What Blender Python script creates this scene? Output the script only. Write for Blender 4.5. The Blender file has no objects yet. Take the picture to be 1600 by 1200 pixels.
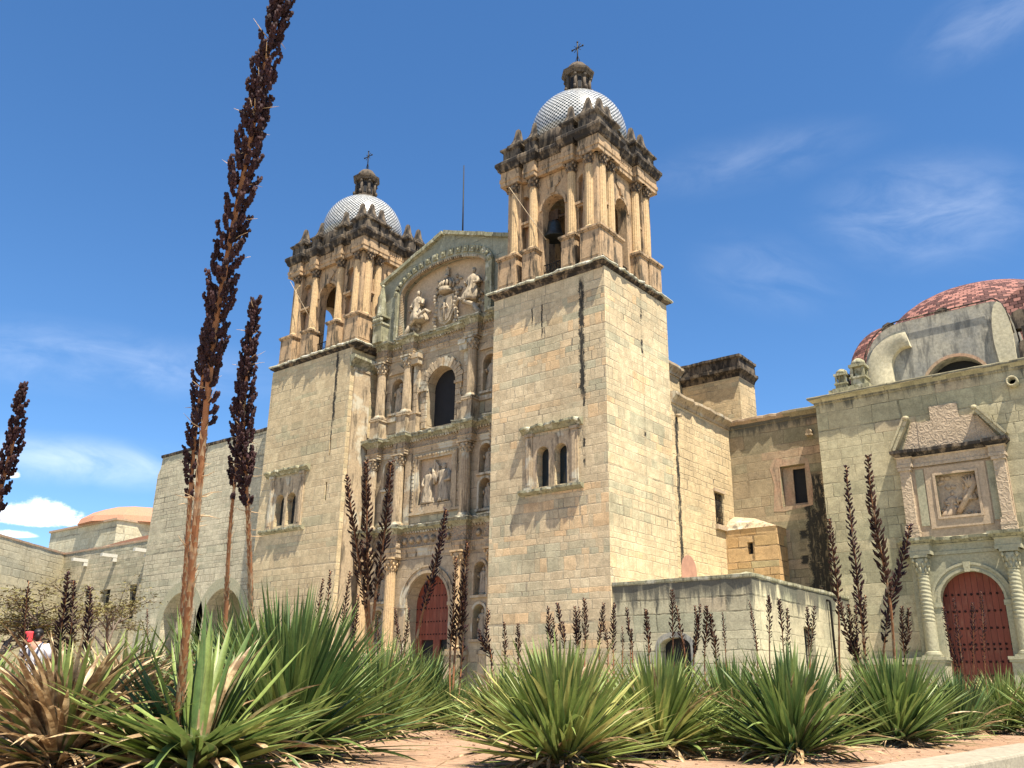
import bpy, bmesh, math, random
from math import sin, cos, pi, radians, sqrt, atan2
from mathutils import Vector, Matrix, noise
from mathutils.geometry import tessellate_polygon
S = bpy.context.scene
COL = S.collection
random.seed(7)

# ------------------------------------------------------------------ camera
PITCH, ROLL, YAW, FPX = radians(18.953), radians(0.859), radians(-39.213), 1400.0
FW = Vector((sin(YAW)*cos(PITCH), cos(YAW)*cos(PITCH), sin(PITCH)))
R0 = Vector((cos(YAW), -sin(YAW), 0)); U0 = R0.cross(FW)
RT = R0*cos(ROLL) + U0*sin(ROLL); UP = -R0*sin(ROLL) + U0*cos(ROLL)
cam = bpy.data.cameras.new('camera'); camo = bpy.data.objects.new('camera', cam); COL.objects.link(camo)
m = Matrix.Identity(4)
for i in range(3):
    m[i][0], m[i][1], m[i][2] = RT[i], UP[i], -FW[i]
camo.matrix_world = m
cam.sensor_width = 36; cam.lens = 36*FPX/1600; cam.clip_end = 3000; cam.clip_start = 0.05
S.camera = camo
S.render.resolution_x, S.render.resolution_y = 1024, 768
def at(px, py, d):                       # a point of the place at depth d (metres) along the viewing direction
    r = FW*FPX + RT*(px-800) + UP*(600-py)
    return r*(d/FPX)

# ------------------------------------------------------------------ sun, sky, exposure
SUN_EL, SUN_A = radians(66), radians(22)
sdir = Vector((cos(SUN_EL)*cos(SUN_A), -cos(SUN_EL)*sin(SUN_A), sin(SUN_EL)))
sl = bpy.data.lights.new('sun', 'SUN'); sl.energy = 5.0; sl.angle = radians(0.53); sl.color = (1.0, 0.915, 0.765)
so = bpy.data.objects.new('sun', sl); COL.objects.link(so); so.rotation_euler = sdir.to_track_quat('Z', 'Y').to_euler()
S.view_settings.view_transform = 'Standard'; S.view_settings.look = 'None'
S.view_settings.gamma = 1; S.view_settings.use_curve_mapping = False
S.view_settings.exposure = 1.36
W = bpy.data.worlds.new('World'); S.world = W; W.use_nodes = True

class NT:
    def __init__(s, nt): s.nt = nt; s.n = nt.nodes; s.l = nt.links
    def put(s, sock, v):
        if isinstance(v, bpy.types.NodeSocket): s.l.new(v, sock)
        elif v is not None:
            if isinstance(v, (tuple, list)) and len(v) == 3 and sock.type == 'RGBA': v = (*v, 1)
            sock.default_value = v
    def m(s, op, a, b=None, c=None, clamp=False):
        n = s.n.new('ShaderNodeMath'); n.operation = op; n.use_clamp = clamp
        for i, v in enumerate((a, b, c)):
            if v is not None: s.put(n.inputs[i], v)
        return n.outputs[0]
    def vm(s, op, a, b=None, out=0):
        n = s.n.new('ShaderNodeVectorMath'); n.operation = op
        s.put(n.inputs[0], a)
        if b is not None:
            if op == 'SCALE': s.put(n.inputs[3], b)
            else: s.put(n.inputs[1], b)
        return n.outputs['Value'] if op in ('DOT_PRODUCT', 'LENGTH') else n.outputs[0]
    def comb(s, x, y, z=0.0):
        n = s.n.new('ShaderNodeCombineXYZ')
        for i, v in enumerate((x, y, z)): s.put(n.inputs[i], v)
        return n.outputs[0]
    def sep(s, v):
        n = s.n.new('ShaderNodeSeparateXYZ'); s.put(n.inputs[0], v); return n.outputs
    def noise(s, vec, scale, detail=3, rough=0.6, dist=0.0, col=False):
        n = s.n.new('ShaderNodeTexNoise'); s.put(n.inputs['Vector'], vec)
        n.inputs['Scale'].default_value = scale; n.inputs['Detail'].default_value = detail
        n.inputs['Roughness'].default_value = rough; n.inputs['Distortion'].default_value = dist
        return n.outputs['Color' if col else 'Fac']
    def white(s, vec):
        n = s.n.new('ShaderNodeTexWhiteNoise'); n.noise_dimensions = '2D'; s.put(n.inputs['Vector'], vec); return n.outputs
    def voro(s, vec, scale, feat='F1', out='Distance'):
        n = s.n.new('ShaderNodeTexVoronoi'); n.feature = feat; s.put(n.inputs['Vector'], vec); n.inputs['Scale'].default_value = scale
        return n.outputs[out]
    def mr(s, v, a, b, c=0.0, d=1.0, smooth=True):
        n = s.n.new('ShaderNodeMapRange'); n.clamp = True
        if smooth: n.interpolation_type = 'SMOOTHSTEP'
        for i, x in enumerate((v, a, b, c, d)): s.put(n.inputs[i], x)
        return n.outputs[0]
    def mix(s, f, a, b, mode='MIX'):
        n = s.n.new('ShaderNodeMix'); n.data_type = 'RGBA'; n.blend_type = mode
        s.put(n.inputs[0], f); s.put(n.inputs[6], a); s.put(n.inputs[7], b); return n.outputs[2]
    def val(s, c, k):                      # multiply colour by scalar
        n = s.n.new('ShaderNodeVectorMath'); n.operation = 'SCALE'; s.put(n.inputs[0], c); s.put(n.inputs[3], k); return n.outputs[0]
    def uv(s):
        n = s.n.new('ShaderNodeUVMap'); n.uv_map = 'UVMap'; return n.outputs[0]
    def obj(s): return s.n.new('ShaderNodeTexCoord').outputs['Object']
    def attr(s, name, out='Color'):
        n = s.n.new('ShaderNodeAttribute'); n.attribute_name = name; return n.outputs[out]
    def bump(s, h, strength=0.5, dist=0.02):
        n = s.n.new('ShaderNodeBump'); s.put(n.inputs['Height'], h); n.inputs['Strength'].default_value = strength
        n.inputs['Distance'].default_value = dist; return n.outputs[0]

def build_world():
    t = NT(W.node_tree); t.n.clear()
    sky = t.n.new('ShaderNodeTexSky'); sky.sky_type = 'NISHITA'; sky.sun_disc = False
    sky.sun_elevation = SUN_EL; sky.sun_rotation = atan2(sdir.x, sdir.y)
    sky.altitude = 1550; sky.air_density = 1.0; sky.dust_density = 0.25; sky.ozone_density = 3.0
    d = t.n.new('ShaderNodeTexCoord').outputs['Generated']
    x, y, z = t.sep(d)
    def patch(px, py, wpx, hpx, tilt=0.0):
        c = (at(px, py, 1)).normalized()
        a = Vector((0, 0, 1)).cross(c).normalized()*-1; b = c.cross(a)*-1
        if b.z < 0: b = -b
        a, b = a*cos(tilt)+b*sin(tilt), b*cos(tilt)-a*sin(tilt)
        k = t.vm('DOT_PRODUCT', d, tuple(c))
        u = t.m('DIVIDE', t.vm('DOT_PRODUCT', d, tuple(a)), t.m('MAXIMUM', k, 0.05))
        v = t.m('DIVIDE', t.vm('DOT_PRODUCT', d, tuple(b)), t.m('MAXIMUM', k, 0.05))
        return t.m('MULTIPLY', u, FPX/wpx), t.m('MULTIPLY', v, FPX/hpx), t.mr(k, 0.3, 0.6)
    total = None
    def add(mask):
        nonlocal total
        total = mask if total is None else t.m('MAXIMUM', total, mask)
    # small cumulus low on the left: flat base, billowing top
    for (px, py, w, h, amt) in ((50, 812, 70, 22, 1.0), (104, 816, 36, 8, .85), (20, 808, 44, 16, 1.0), (62, 806, 34, 24, .95), (12, 836, 34, 7, .8), (5, 742, 22, 9, .75)):
        u, v, front = patch(px, py, w, h, radians(2))
        n1 = t.noise(t.vm('MULTIPLY', d, (1, 1, 1.5)), 38, 6, 0.68)
        up = t.m('MULTIPLY', t.m('GREATER_THAN', v, 0.0), 1.0)
        v2 = t.m('MULTIPLY', v, t.mr(v, -0.1, 0.1, 2.2, 0.9))
        r = t.m('ADD', t.m('MULTIPLY', u, u), t.m('MULTIPLY', v2, v2))
        r = t.m('ADD', r, t.m('MULTIPLY', t.m('SUBTRACT', n1, 0.5), 2.4))
        add(t.m('MULTIPLY', t.m('MULTIPLY', t.mr(r, 1.15, 0.30), front), amt))
    # thin cirrus veils
    for (px, py, w, h, amt, ang) in ((1450, 330, 150, 80, .20, -8), (1170, 250, 180, 44, .09, 4), (1560, 20, 120, 50, .13, 12), (130, 560, 300, 50, .18, 3), (140, 722, 200, 36, .36, 2), (1200, 430, 120, 60, .08, -20)):
        u, v, front = patch(px, py, w, h, radians(ang))
        n1 = t.noise(t.comb(t.m('MULTIPLY', u, w/230), t.m('MULTIPLY', v, h/95), px*0.13), 2.0, 6, 0.60, 0.5)
        r = t.m('SQRT', t.m('ADD', t.m('MULTIPLY', u, u), t.m('MULTIPLY', v, v)))
        f = t.m('MULTIPLY', t.mr(r, 1.3, 0.0), t.mr(n1, 0.22, 0.85))
        add(t.m('MULTIPLY', t.m('MULTIPLY', f, front), amt))
    hs = t.n.new('ShaderNodeHueSaturation'); hs.inputs['Saturation'].default_value = 1.20; hs.inputs['Value'].default_value = 1.28; t.l.new(sky.outputs[0], hs.inputs['Color'])
    col = t.mix(t.m('MINIMUM', total, 1.0), hs.outputs[0], (10.5, 10.8, 11.2))
    bg = t.n.new('ShaderNodeBackground'); t.put(bg.inputs[0], col); bg.inputs[1].default_value = 0.064
    o = t.n.new('ShaderNodeOutputWorld'); t.l.new(bg.outputs[0], o.inputs[0])
build_world()

# ------------------------------------------------------------------ materials
def new_mat(name):
    mt = bpy.data.materials.new(name); mt.use_nodes = True
    t = NT(mt.node_tree); b = t.n['Principled BSDF']
    return mt, t, b
def fin(t, b, color, rough=0.85, normal=None, spec=0.25):
    t.put(b.inputs['Base Color'], color); t.put(b.inputs['Roughness'], rough)
    b.inputs['Specular IOR Level'].default_value = spec
    if normal is not None: t.put(b.inputs['Normal'], normal)
def rgb(t, c):
    n = t.n.new('ShaderNodeRGB'); n.outputs[0].default_value = (*c, 1); return n.outputs[0]

def masonry(name, w, h, c1, c2, c3, patch_scale=0.22, patch_lo=0.5, patch_hi=0.56, c4=None, c4_lo=.62, mortar=(.30,.26,.19), mw=0.022,
            streak=0.5, streak_col=(.05,.045,.035), lines=(), top=None, rubble=0.0, vjit=0.20, bumpd=0.03, seed=0.0):
    """coursed stone: blocks of random width per course, a colour per block, patches that follow blocks, joints, weather streaks"""
    mt, t, b = new_mat(name)
    uv = t.uv(); px = t.noise(uv, 1.1, 2); py = t.noise(t.vm('ADD', uv, (31, 17, 0)), 1.3, 2)
    u, v, _ = t.sep(uv)
    u = t.m('ADD', u, 500+seed); v = t.m('ADD', v, 100)
    amp = 0.10 + rubble
    u2 = t.m('ADD', u, t.m('MULTIPLY', t.m('SUBTRACT', px, .5), amp*2)); v2 = t.m('ADD', v, t.m('MULTIPLY', t.m('SUBTRACT', py, .5), amp))
    # uneven course heights: warp v by a stepwise sine
    v2 = t.m('ADD', v2, t.m('ADD', t.m('MULTIPLY', t.m('SINE', t.m('MULTIPLY', v2, 1.05/h)), h*0.34), t.m('MULTIPLY', t.m('SINE', t.m('MULTIPLY', v2, 2.77/h)), h*0.14)))
    vr = t.m('DIVIDE', v2, h); row = t.m('FLOOR', vr); fv = t.m('FRACT', vr)
    r1 = t.white(t.comb(row, 3.7))[0]
    ww = t.m('MULTIPLY', t.m('ADD', 0.62, t.m('MULTIPLY', r1, 0.85)), w)
    ur = t.m('ADD', t.m('DIVIDE', u2, ww), t.m('MULTIPLY', r1, 37.3)); ur = t.m('ADD', ur, t.m('MULTIPLY', t.m('SINE', t.m('ADD', t.m('MULTIPLY', ur, 2.3), t.m('MULTIPLY', r1, 9))), .30))
    colr = t.m('FLOOR', ur); fu = t.m('FRACT', ur)
    idv, idc = t.white(t.comb(colr, row))[0], t.white(t.comb(colr, row))[1]
    ir, ig, ib = t.sep(idc)
    du = t.m('MULTIPLY', t.m('MINIMUM', fu, t.m('SUBTRACT', 1.0, fu)), ww)
    dv = t.m('MULTIPLY', t.m('MINIMUM', fv, t.m('SUBTRACT', 1.0, fv)), h)
    fine = t.noise(uv, 14, 5, 0.7); mid = t.noise(uv, 3.0, 4, 0.65); big = t.noise(uv, 0.16, 3, 0.6)
    dd = t.m('ADD', t.m('MINIMUM', du, dv), t.m('MULTIPLY', t.m('SUBTRACT', fine, .5), 0.03))
    jn = t.noise(uv, .55, 3, .6); jvar = t.m('MULTIPLY', t.mr(mid, .35, .65, 0.3, 1.0), t.mr(jn, .36, .60, 0.12, 1.0))
    joint = t.m('MULTIPLY', t.mr(dd, mw*0.35, mw*1.3, 1.0, 0.0), jvar)
    pv = t.comb(t.m('MULTIPLY', colr, t.m('MULTIPLY', ww, 1.0)), t.m('MULTIPLY', row, h), 7.7+seed)
    pn = t.m('ADD', t.noise(pv, patch_scale, 3, 0.55), t.m('MULTIPLY', t.m('SUBTRACT', ig, .5), 0.09))
    c = t.mix(ir, c1, c2)
    c = t.mix(t.mr(pn, patch_lo-.03, patch_hi+.06), c, t.mix(ib, c3, tuple(x*.82 for x in c3)))
    if c4: 
        pn4 = t.m('ADD', t.noise(t.vm('ADD', pv, (91, 55, 13)), patch_scale*1.3, 2, 0.5), t.m('MULTIPLY', t.m('SUBTRACT', idv, .5), 0.16))
        c = t.mix(t.mr(pn4, c4_lo-.08, c4_lo+.05), c, c4)
    k = t.m('ADD', 1-vjit*.5, t.m('MULTIPLY', idv, vjit))
    blot = t.noise(uv, .75, 5, .68); k = t.m('MULTIPLY', k, t.mr(fine, .2, .8, .76, 1.2)); k = t.m('MULTIPLY', k, t.mr(mid, .25, .75, .86, 1.12)); k = t.m('MULTIPLY', k, t.mr(big, .3, .7, .86, 1.10)); k = t.m('MULTIPLY', k, t.mr(blot, .3, .7, .88, 1.10))
    c = t.mix(t.mr(t.noise(t.vm('ADD', uv, (7, 71, 3)), .33, 5, .7), .55, .72, 0, .40), c, c3)
    c = t.val(c, k)
    c = t.mix(t.m('MULTIPLY', joint, .9), c, t.mix(t.mr(big, .42, .58), tuple(x*.45 for x in mortar), mortar))
    if streak > 0:
        sn = t.noise(t.comb(t.m('MULTIPLY', u, 2.2), t.m('MULTIPLY', v, .22), seed), 1.0, 5, .65)
        sm = t.m('MULTIPLY', t.mr(sn, .56, .74), streak)
        c = t.mix(sm, c, t.mix(.55, c, streak_col))
    if top:                                        # run-off stains below the coping at height top[0], reaching down top[1]
        sn = t.noise(t.comb(t.m('MULTIPLY', u, 2.6), t.m('MULTIPLY', v, .35), seed+4), 1.0, 5, .7)
        dz = t.m('SUBTRACT', top[0]+100, v)
        sm = t.m('MULTIPLY', t.mr(t.m('SUBTRACT', sn, t.m('DIVIDE', dz, top[1]*2.2)), .20, .42), t.mr(dz, 0, .02))
        c = t.mix(t.m('MULTIPLY', sm, .85), c, t.mix(fine, (.035,.035,.03), (.10,.10,.085)))
    for (uc, hw, v0, v1, dens) in lines:           # old open seams and pipe chases, blackened; broad dark bands on the recessed wall
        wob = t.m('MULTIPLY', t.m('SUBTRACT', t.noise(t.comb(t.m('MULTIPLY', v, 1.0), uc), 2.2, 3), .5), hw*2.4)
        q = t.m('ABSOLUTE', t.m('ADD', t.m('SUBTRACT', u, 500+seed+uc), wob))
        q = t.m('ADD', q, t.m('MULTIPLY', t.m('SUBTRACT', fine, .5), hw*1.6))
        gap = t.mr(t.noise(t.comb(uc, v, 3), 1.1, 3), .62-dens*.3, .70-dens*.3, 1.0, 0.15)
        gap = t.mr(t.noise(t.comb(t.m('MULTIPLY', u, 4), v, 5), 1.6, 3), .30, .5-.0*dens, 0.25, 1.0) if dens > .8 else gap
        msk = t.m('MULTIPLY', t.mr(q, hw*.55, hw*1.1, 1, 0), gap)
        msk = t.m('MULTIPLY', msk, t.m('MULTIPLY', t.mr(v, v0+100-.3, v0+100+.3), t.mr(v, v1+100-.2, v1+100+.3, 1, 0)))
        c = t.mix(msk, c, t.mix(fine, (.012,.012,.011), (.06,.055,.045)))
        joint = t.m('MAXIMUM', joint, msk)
    hgt = t.m('ADD', t.m('MULTIPLY', joint, -1.0), t.m('ADD', t.m('MULTIPLY', fine, .5), t.m('MULTIPLY', idv, .45)))
    fin(t, b, c, .92, t.bump(hgt, .7, bumpd), .15)
    return mt

def stone(name, c1, c2, dark=(.05,.045,.035), dirt=.5, dirt_lo=.5, scale=1.0, carved=0.0, grey=None):
    """dressed stone with soot and lichen patches; carved adds a foliate relief bump"""
    mt, t, b = new_mat(name); p = t.uv(); ob = t.obj()
    n1 = t.noise(ob, 1.1*scale, 5, .65); n2 = t.noise(ob, 9*scale, 5, .7); n3 = t.noise(t.vm('MULTIPLY', ob, (2.5, 2.5, .5)), 1.3*scale, 5, .7)
    c = t.mix(t.mr(n1, .3, .7), c1, c2)
    c = t.val(c, t.mr(n2, .2, .8, .72, 1.22))
    if grey: c = t.mix(t.mr(t.noise(ob, .7*scale, 4, .6), .52, .62), c, grey)
    c = t.mix(t.m('MULTIPLY', t.mr(n3, dirt_lo, dirt_lo+.16), dirt), c, dark)
    h = n2
    if carved:
        w = t.noise(ob, 2.2, 2, .5, 0, True)
        vv = t.voro(t.vm('ADD', ob, t.val(w, .35)), 5.2, 'SMOOTH_F1'); v2 = t.voro(t.vm('ADD', ob, t.val(w, .5)), 9.5, 'F1')
        h = t.m('ADD', t.m('MULTIPLY', n2, .25), t.m('ADD', t.m('MULTIPLY', t.m('SINE', t.m('MULTIPLY', vv, 16)), .5), t.m('MULTIPLY', v2, -.6)))
    fin(t, b, c, .9, t.bump(h, .8 if carved else .5, .05*carved if carved else .02), .15)
    return mt
def plain(name, c, rough=.6, var=.25, scale=6, metal=0, spec=.3, bump=.0):
    mt, t, b = new_mat(name); ob = t.obj(); n = t.noise(ob, scale, 5, .65)
    fin(t, b, t.val(rgb(t, c), t.mr(n, .2, .8, 1-var, 1+var)), rough, t.bump(n, bump, .01) if bump else None, spec)
    b.inputs['Metallic'].default_value = metal
    return mt
M = {}
TAN, TAN2, GREEN, ORANGE = (.54,.43,.27), (.46,.365,.215), (.30,.30,.20), (.55,.39,.22)
M['tower'] = masonry('church_tower_masonry', .52, .37, TAN, (.51,.415,.265), (.43,.39,.26), .20, .53, .58, ORANGE, .64, lines=((-21.97,.17,12.7,18.6,1.0), (-21.9,.07,9.5,12.7,.6), (35.22,.10,9.2,18.8,.75), (38.26,.16,5.0,13.3,.8), (-24.9,.05,17.0,18.5,.4), (-24.3,.05,16.2,18.3,.4)), streak=.22)
M['tower2'] = masonry('church_left_tower_masonry', .52, .36, (.50,.39,.235), (.465,.375,.23), (.43,.375,.235), .22, .54, .60, None, lines=((-39.45,.13,14.6,18.9,.9), (-39.5,.06,13.2,14.8,.4)), streak=.32)
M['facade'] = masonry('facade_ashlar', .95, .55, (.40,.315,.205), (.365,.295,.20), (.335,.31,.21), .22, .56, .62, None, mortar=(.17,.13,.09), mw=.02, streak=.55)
M['nave'] = masonry('nave_side_masonry', .55, .33, (.54,.42,.25), (.52,.395,.23), (.48,.405,.255), .3, .58, .64, None, lines=((38.26,.16,4.0,13.3,1.0),), streak=.25, rubble=.05, bumpd=.05)
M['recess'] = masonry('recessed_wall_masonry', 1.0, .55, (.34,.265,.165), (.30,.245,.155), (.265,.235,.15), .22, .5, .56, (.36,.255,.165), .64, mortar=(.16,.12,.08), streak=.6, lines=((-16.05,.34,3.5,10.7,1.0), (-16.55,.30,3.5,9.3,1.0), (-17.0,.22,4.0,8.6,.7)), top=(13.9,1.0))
M['lowblock'] = masonry('buttress_ashlar', 1.05, .52, (.52,.33,.15), (.46,.31,.16), (.44,.36,.20), .4, .56, .62, None, mortar=(.07,.055,.04), mw=.035, streak=.6, lines=((-17.6,.3,0,8.2,.5),))
M['annex'] = masonry('annex_ashlar', 1.0, .50, (.46,.41,.275), (.42,.38,.25), (.36,.35,.235), .3, .5, .56, (.42,.33,.22), .72, mortar=(.11,.10,.065), mw=.026, streak=.6, top=(4.3,1.7), seed=3)
M['chapel'] = masonry('chapel_ashlar', 1.05, .58, (.41,.36,.23), (.38,.335,.215), (.345,.32,.205), .14, .49, .56, (.40,.32,.21), .72, mortar=(.15,.135,.09), mw=.022, streak=.45, top=(14.0,.9), seed=5)
M['convent'] = masonry('convent_masonry', .50, .30, (.47,.41,.29), (.44,.39,.275), (.40,.37,.26), .10, .50, .58, None, mortar=(.20,.18,.13), mw=.03, streak=.4, rubble=.04, seed=9)
M['courtyard'] = masonry('courtyard_wall_masonry', 1.1, .62, (.50,.44,.30), (.46,.42,.30), (.42,.40,.30), .1, .55, .62, None, mortar=(.30,.26,.19), mw=.05, streak=.3, rubble=.1, seed=11)
M['belfry'] = stone('belfry_sandstone', (.42,.285,.165), (.35,.25,.155), dirt=.88, dirt_lo=.48)  # soot, strengthened to paint the dimmer light on walls between columns
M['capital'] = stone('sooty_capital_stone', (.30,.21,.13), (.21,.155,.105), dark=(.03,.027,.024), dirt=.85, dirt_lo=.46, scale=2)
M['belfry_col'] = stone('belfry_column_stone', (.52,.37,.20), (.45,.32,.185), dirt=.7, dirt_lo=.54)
M['entab'] = stone('sooty_shaded_cornice_stone', (.20,.15,.10), (.125,.10,.075), dark=(.02,.018,.017), dirt=.94, dirt_lo=.38)  # soot; on the tower cornices it also paints the shaded underside
M['cap'] = stone('weathered_lit_edge_coping', (.42,.40,.30), (.30,.29,.21), dark=(.07,.065,.05), dirt=.75, dirt_lo=.50, grey=(.50,.48,.40), scale=3)  # weathered grey, kept pale to paint the lit top edge of cornices
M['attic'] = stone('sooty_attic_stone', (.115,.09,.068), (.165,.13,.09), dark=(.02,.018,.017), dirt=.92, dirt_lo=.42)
M['lichen'] = stone('lichen_cornice_stone', (.30,.28,.18), (.22,.215,.14), dark=(.06,.055,.042), dirt=.7, dirt_lo=.48, grey=(.40,.385,.29), scale=2.6)
M['trim'] = stone('facade_trim_stone', (.42,.325,.21), (.34,.265,.175), dirt=.72, dirt_lo=.50, grey=(.46,.42,.32))
M['carved'] = stone('carved_facade_stone', (.35,.265,.175), (.28,.215,.145), dirt=.7, dirt_lo=.54, carved=1.0)
M['statue'] = stone('statue_stone', (.41,.335,.24), (.31,.255,.18), dirt=.7, dirt_lo=.50, scale=3.5)
M['tymp'] = stone('tympanum_stone', (.44,.33,.22), (.40,.31,.215), dirt=.45, dirt_lo=.60)
M['green'] = masonry('green_pediment_stone', .9, .75, (.265,.265,.20), (.24,.24,.18), (.31,.295,.215), .3, .55, .6, None, mortar=(.08,.08,.06), mw=.02, streak=.5)
M['pink'] = stone('pink_carved_stone', (.43,.335,.235), (.37,.29,.20), dirt=.4, dirt_lo=.56, carved=.28)
M['pinkp'] = stone('pink_dressed_stone', (.43,.325,.22), (.37,.285,.195), dirt=.45, dirt_lo=.58)
M['cstone'] = stone('chapel_dressed_stone', (.35,.32,.215), (.29,.28,.19), dirt=.45, dirt_lo=.58)
M['render'] = stone('weathered_lime_render', (.37,.345,.275), (.245,.24,.215), dark=(.10,.10,.092), dirt=.7, dirt_lo=.46, scale=.7)
M['render2'] = stone('pale_lime_render', (.50,.45,.31), (.44,.40,.29), dark=(.30,.29,.2), dirt=.5, dirt_lo=.56, scale=.8)
M['lantern'] = stone('dark_lantern_stone', (.085,.066,.05), (.125,.10,.075), dark=(.03,.027,.024), dirt=.8, dirt_lo=.48, scale=2)
M['plaster'] = stone('orange_plaster', (.42,.265,.175), (.36,.275,.185), dirt=.55, dirt_lo=.54)
M['rose'] = plain('rose_plaster', (.36,.20,.14), .9, .2, 3)
M['pinkdome'] = stone('pink_dome_render', (.40,.195,.12), (.36,.19,.125), dark=(.28,.17,.12), dirt=.4, dirt_lo=.55)
M['dark'] = plain('dark_interior', (.012,.012,.014), .8, .2, 3)
M['glass'] = plain('dark_window_glass', (.014,.022,.028), .12, .2, 2, spec=.5)
M['iron'] = plain('black_iron', (.02,.018,.016), .6, .3, 8, metal=.6)
M['bronze'] = plain('bell_bronze', (.055,.06,.055), .45, .3, 6, metal=.7)
M['wood'] = plain('old_timber', (.06,.035,.02), .8, .4, 8)
M['white'] = plain('white_cotton', (.5,.51,.54), .9, .06, 12)
M['spout'] = plain('white_spout_stone', (.48,.46,.40), .8, .1, 5)
M['red'] = plain('red_cloth', (.72,.06,.07), .8, .1, 9)
M['hair'] = plain('black_hair', (.012,.010,.009), .5, .3, 40)
M['skin'] = plain('skin', (.36,.20,.13), .6, .1, 10)
M['jeans'] = plain('dark_jeans', (.03,.04,.08), .9, .2, 30)
M['strap'] = plain('dark_strap', (.02,.025,.05), .7, .2, 20)
M['stud'] = plain('iron_stud', (.03,.012,.01), .5, .3, 20, metal=.5)
M['bark'] = plain('grey_bark', (.13,.10,.075), .9, .35, 14, bump=.6)

def door_mat():
    mt, t, b = new_mat('red_door_planks'); u, v, _ = t.sep(t.uv())
    f = t.m('FRACT', t.m('MULTIPLY', u, 4.2)); pl = t.m('FLOOR', t.m('MULTIPLY', u, 4.2))
    n = t.noise(t.comb(t.m('MULTIPLY', u, 14), t.m('MULTIPLY', v, .8)), 1, 5, .65); r = t.white(t.comb(pl, 1.0))[0]
    gap = t.mr(t.m('MINIMUM', f, t.m('SUBTRACT', 1, f)), .02, .05, 1, 0)
    c = t.mix(n, (.14,.03,.017), (.22,.06,.034)); wn = t.noise(t.comb(t.m('MULTIPLY', u, 3), t.m('MULTIPLY', v, .9)), 1.4, 5, .7); c = t.mix(t.mr(wn, .48, .70, 0, .6), c, (.24,.10,.06)); c = t.mix(t.mr(wn, .28, .40, .6, 0), c, (.06,.018,.012)); c = t.val(c, t.m('ADD', .8, t.m('MULTIPLY', r, .35)))
    c = t.mix(t.m('MULTIPLY', gap, .8), c, (.02,.008,.006))
    fin(t, b, c, .62, t.bump(t.m('SUBTRACT', t.m('MULTIPLY', n, .4), gap), .5, .015), .3); return mt
M['door'] = door_mat()
def dome_tile():
    mt, t, b = new_mat('checkered_dome_tiles'); u, v, _ = t.sep(t.uv())
    a = t.m('ADD', t.m('FLOOR', u), t.m('FLOOR', v)); ck = t.m('GREATER_THAN', t.m('FRACT', t.m('MULTIPLY', a, .5)), .25)
    fu = t.m('FRACT', u); fv = t.m('FRACT', v); e = t.m('MINIMUM', t.m('MINIMUM', fu, t.m('SUBTRACT', 1, fu)), t.m('MINIMUM', fv, t.m('SUBTRACT', 1, fv)))
    r = t.white(t.comb(t.m('FLOOR', u), t.m('FLOOR', v)))[0]
    c = t.mix(ck, (.50,.50,.49), (.022,.03,.026)); c = t.val(c, t.m('ADD', .70, t.m('MULTIPLY', r, .42)))
    c = t.mix(t.mr(e, .03, .08, .6, 0), c, (.35,.34,.32))
    c = t.mix(t.m('MULTIPLY', t.mr(t.noise(t.obj(), 1.6, 5, .7), .48, .72), .45), c, (.25,.23,.2))
    fin(t, b, c, .22, t.bump(e, .15, .01), .5); return mt
M['dome'] = dome_tile()
def red_tile():
    mt, t, b = new_mat('red_roof_tiles'); uv = t.uv(); u, v, _ = t.sep(uv)
    row = t.m('FLOOR', t.m('DIVIDE', v, .17)); fv = t.m('FRACT', t.m('DIVIDE', v, .17))
    ur = t.m('ADD', t.m('DIVIDE', u, .36), t.m('MULTIPLY', row, .5)); cl = t.m('FLOOR', ur); fu = t.m('FRACT', ur)
    ir = t.white(t.comb(cl, row)); n = t.noise(uv, .7, 4, .6); f = t.noise(uv, 14, 4, .7)
    pick = t.mr(t.m('ADD', ir[0], t.m('MULTIPLY', t.m('SUBTRACT', n, .5), 1.6)), .42, .5)
    c = t.mix(pick, (.25,.115,.092), (.085,.037,.033)); c = t.val(c, t.m('MULTIPLY', t.mr(f, .2, .8, .75, 1.2), t.m('ADD', .75, t.m('MULTIPLY', t.sep(ir[1])[1], .5))))
    c = t.mix(t.mr(n, .62, .72, 0, .6), c, (.16,.13,.11))
    e = t.m('MINIMUM', t.m('MINIMUM', fu, t.m('SUBTRACT', 1, fu)), fv)
    c = t.mix(t.mr(e, .03, .10, .7, 0), c, (.06,.03,.025))
    fin(t, b, c, .8, t.bump(t.m('ADD', t.m('MULTIPLY', fv, -1.0), t.mr(e, .0, .1)), .8, .05), .2); return mt
M['redtile'] = red_tile()
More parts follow.
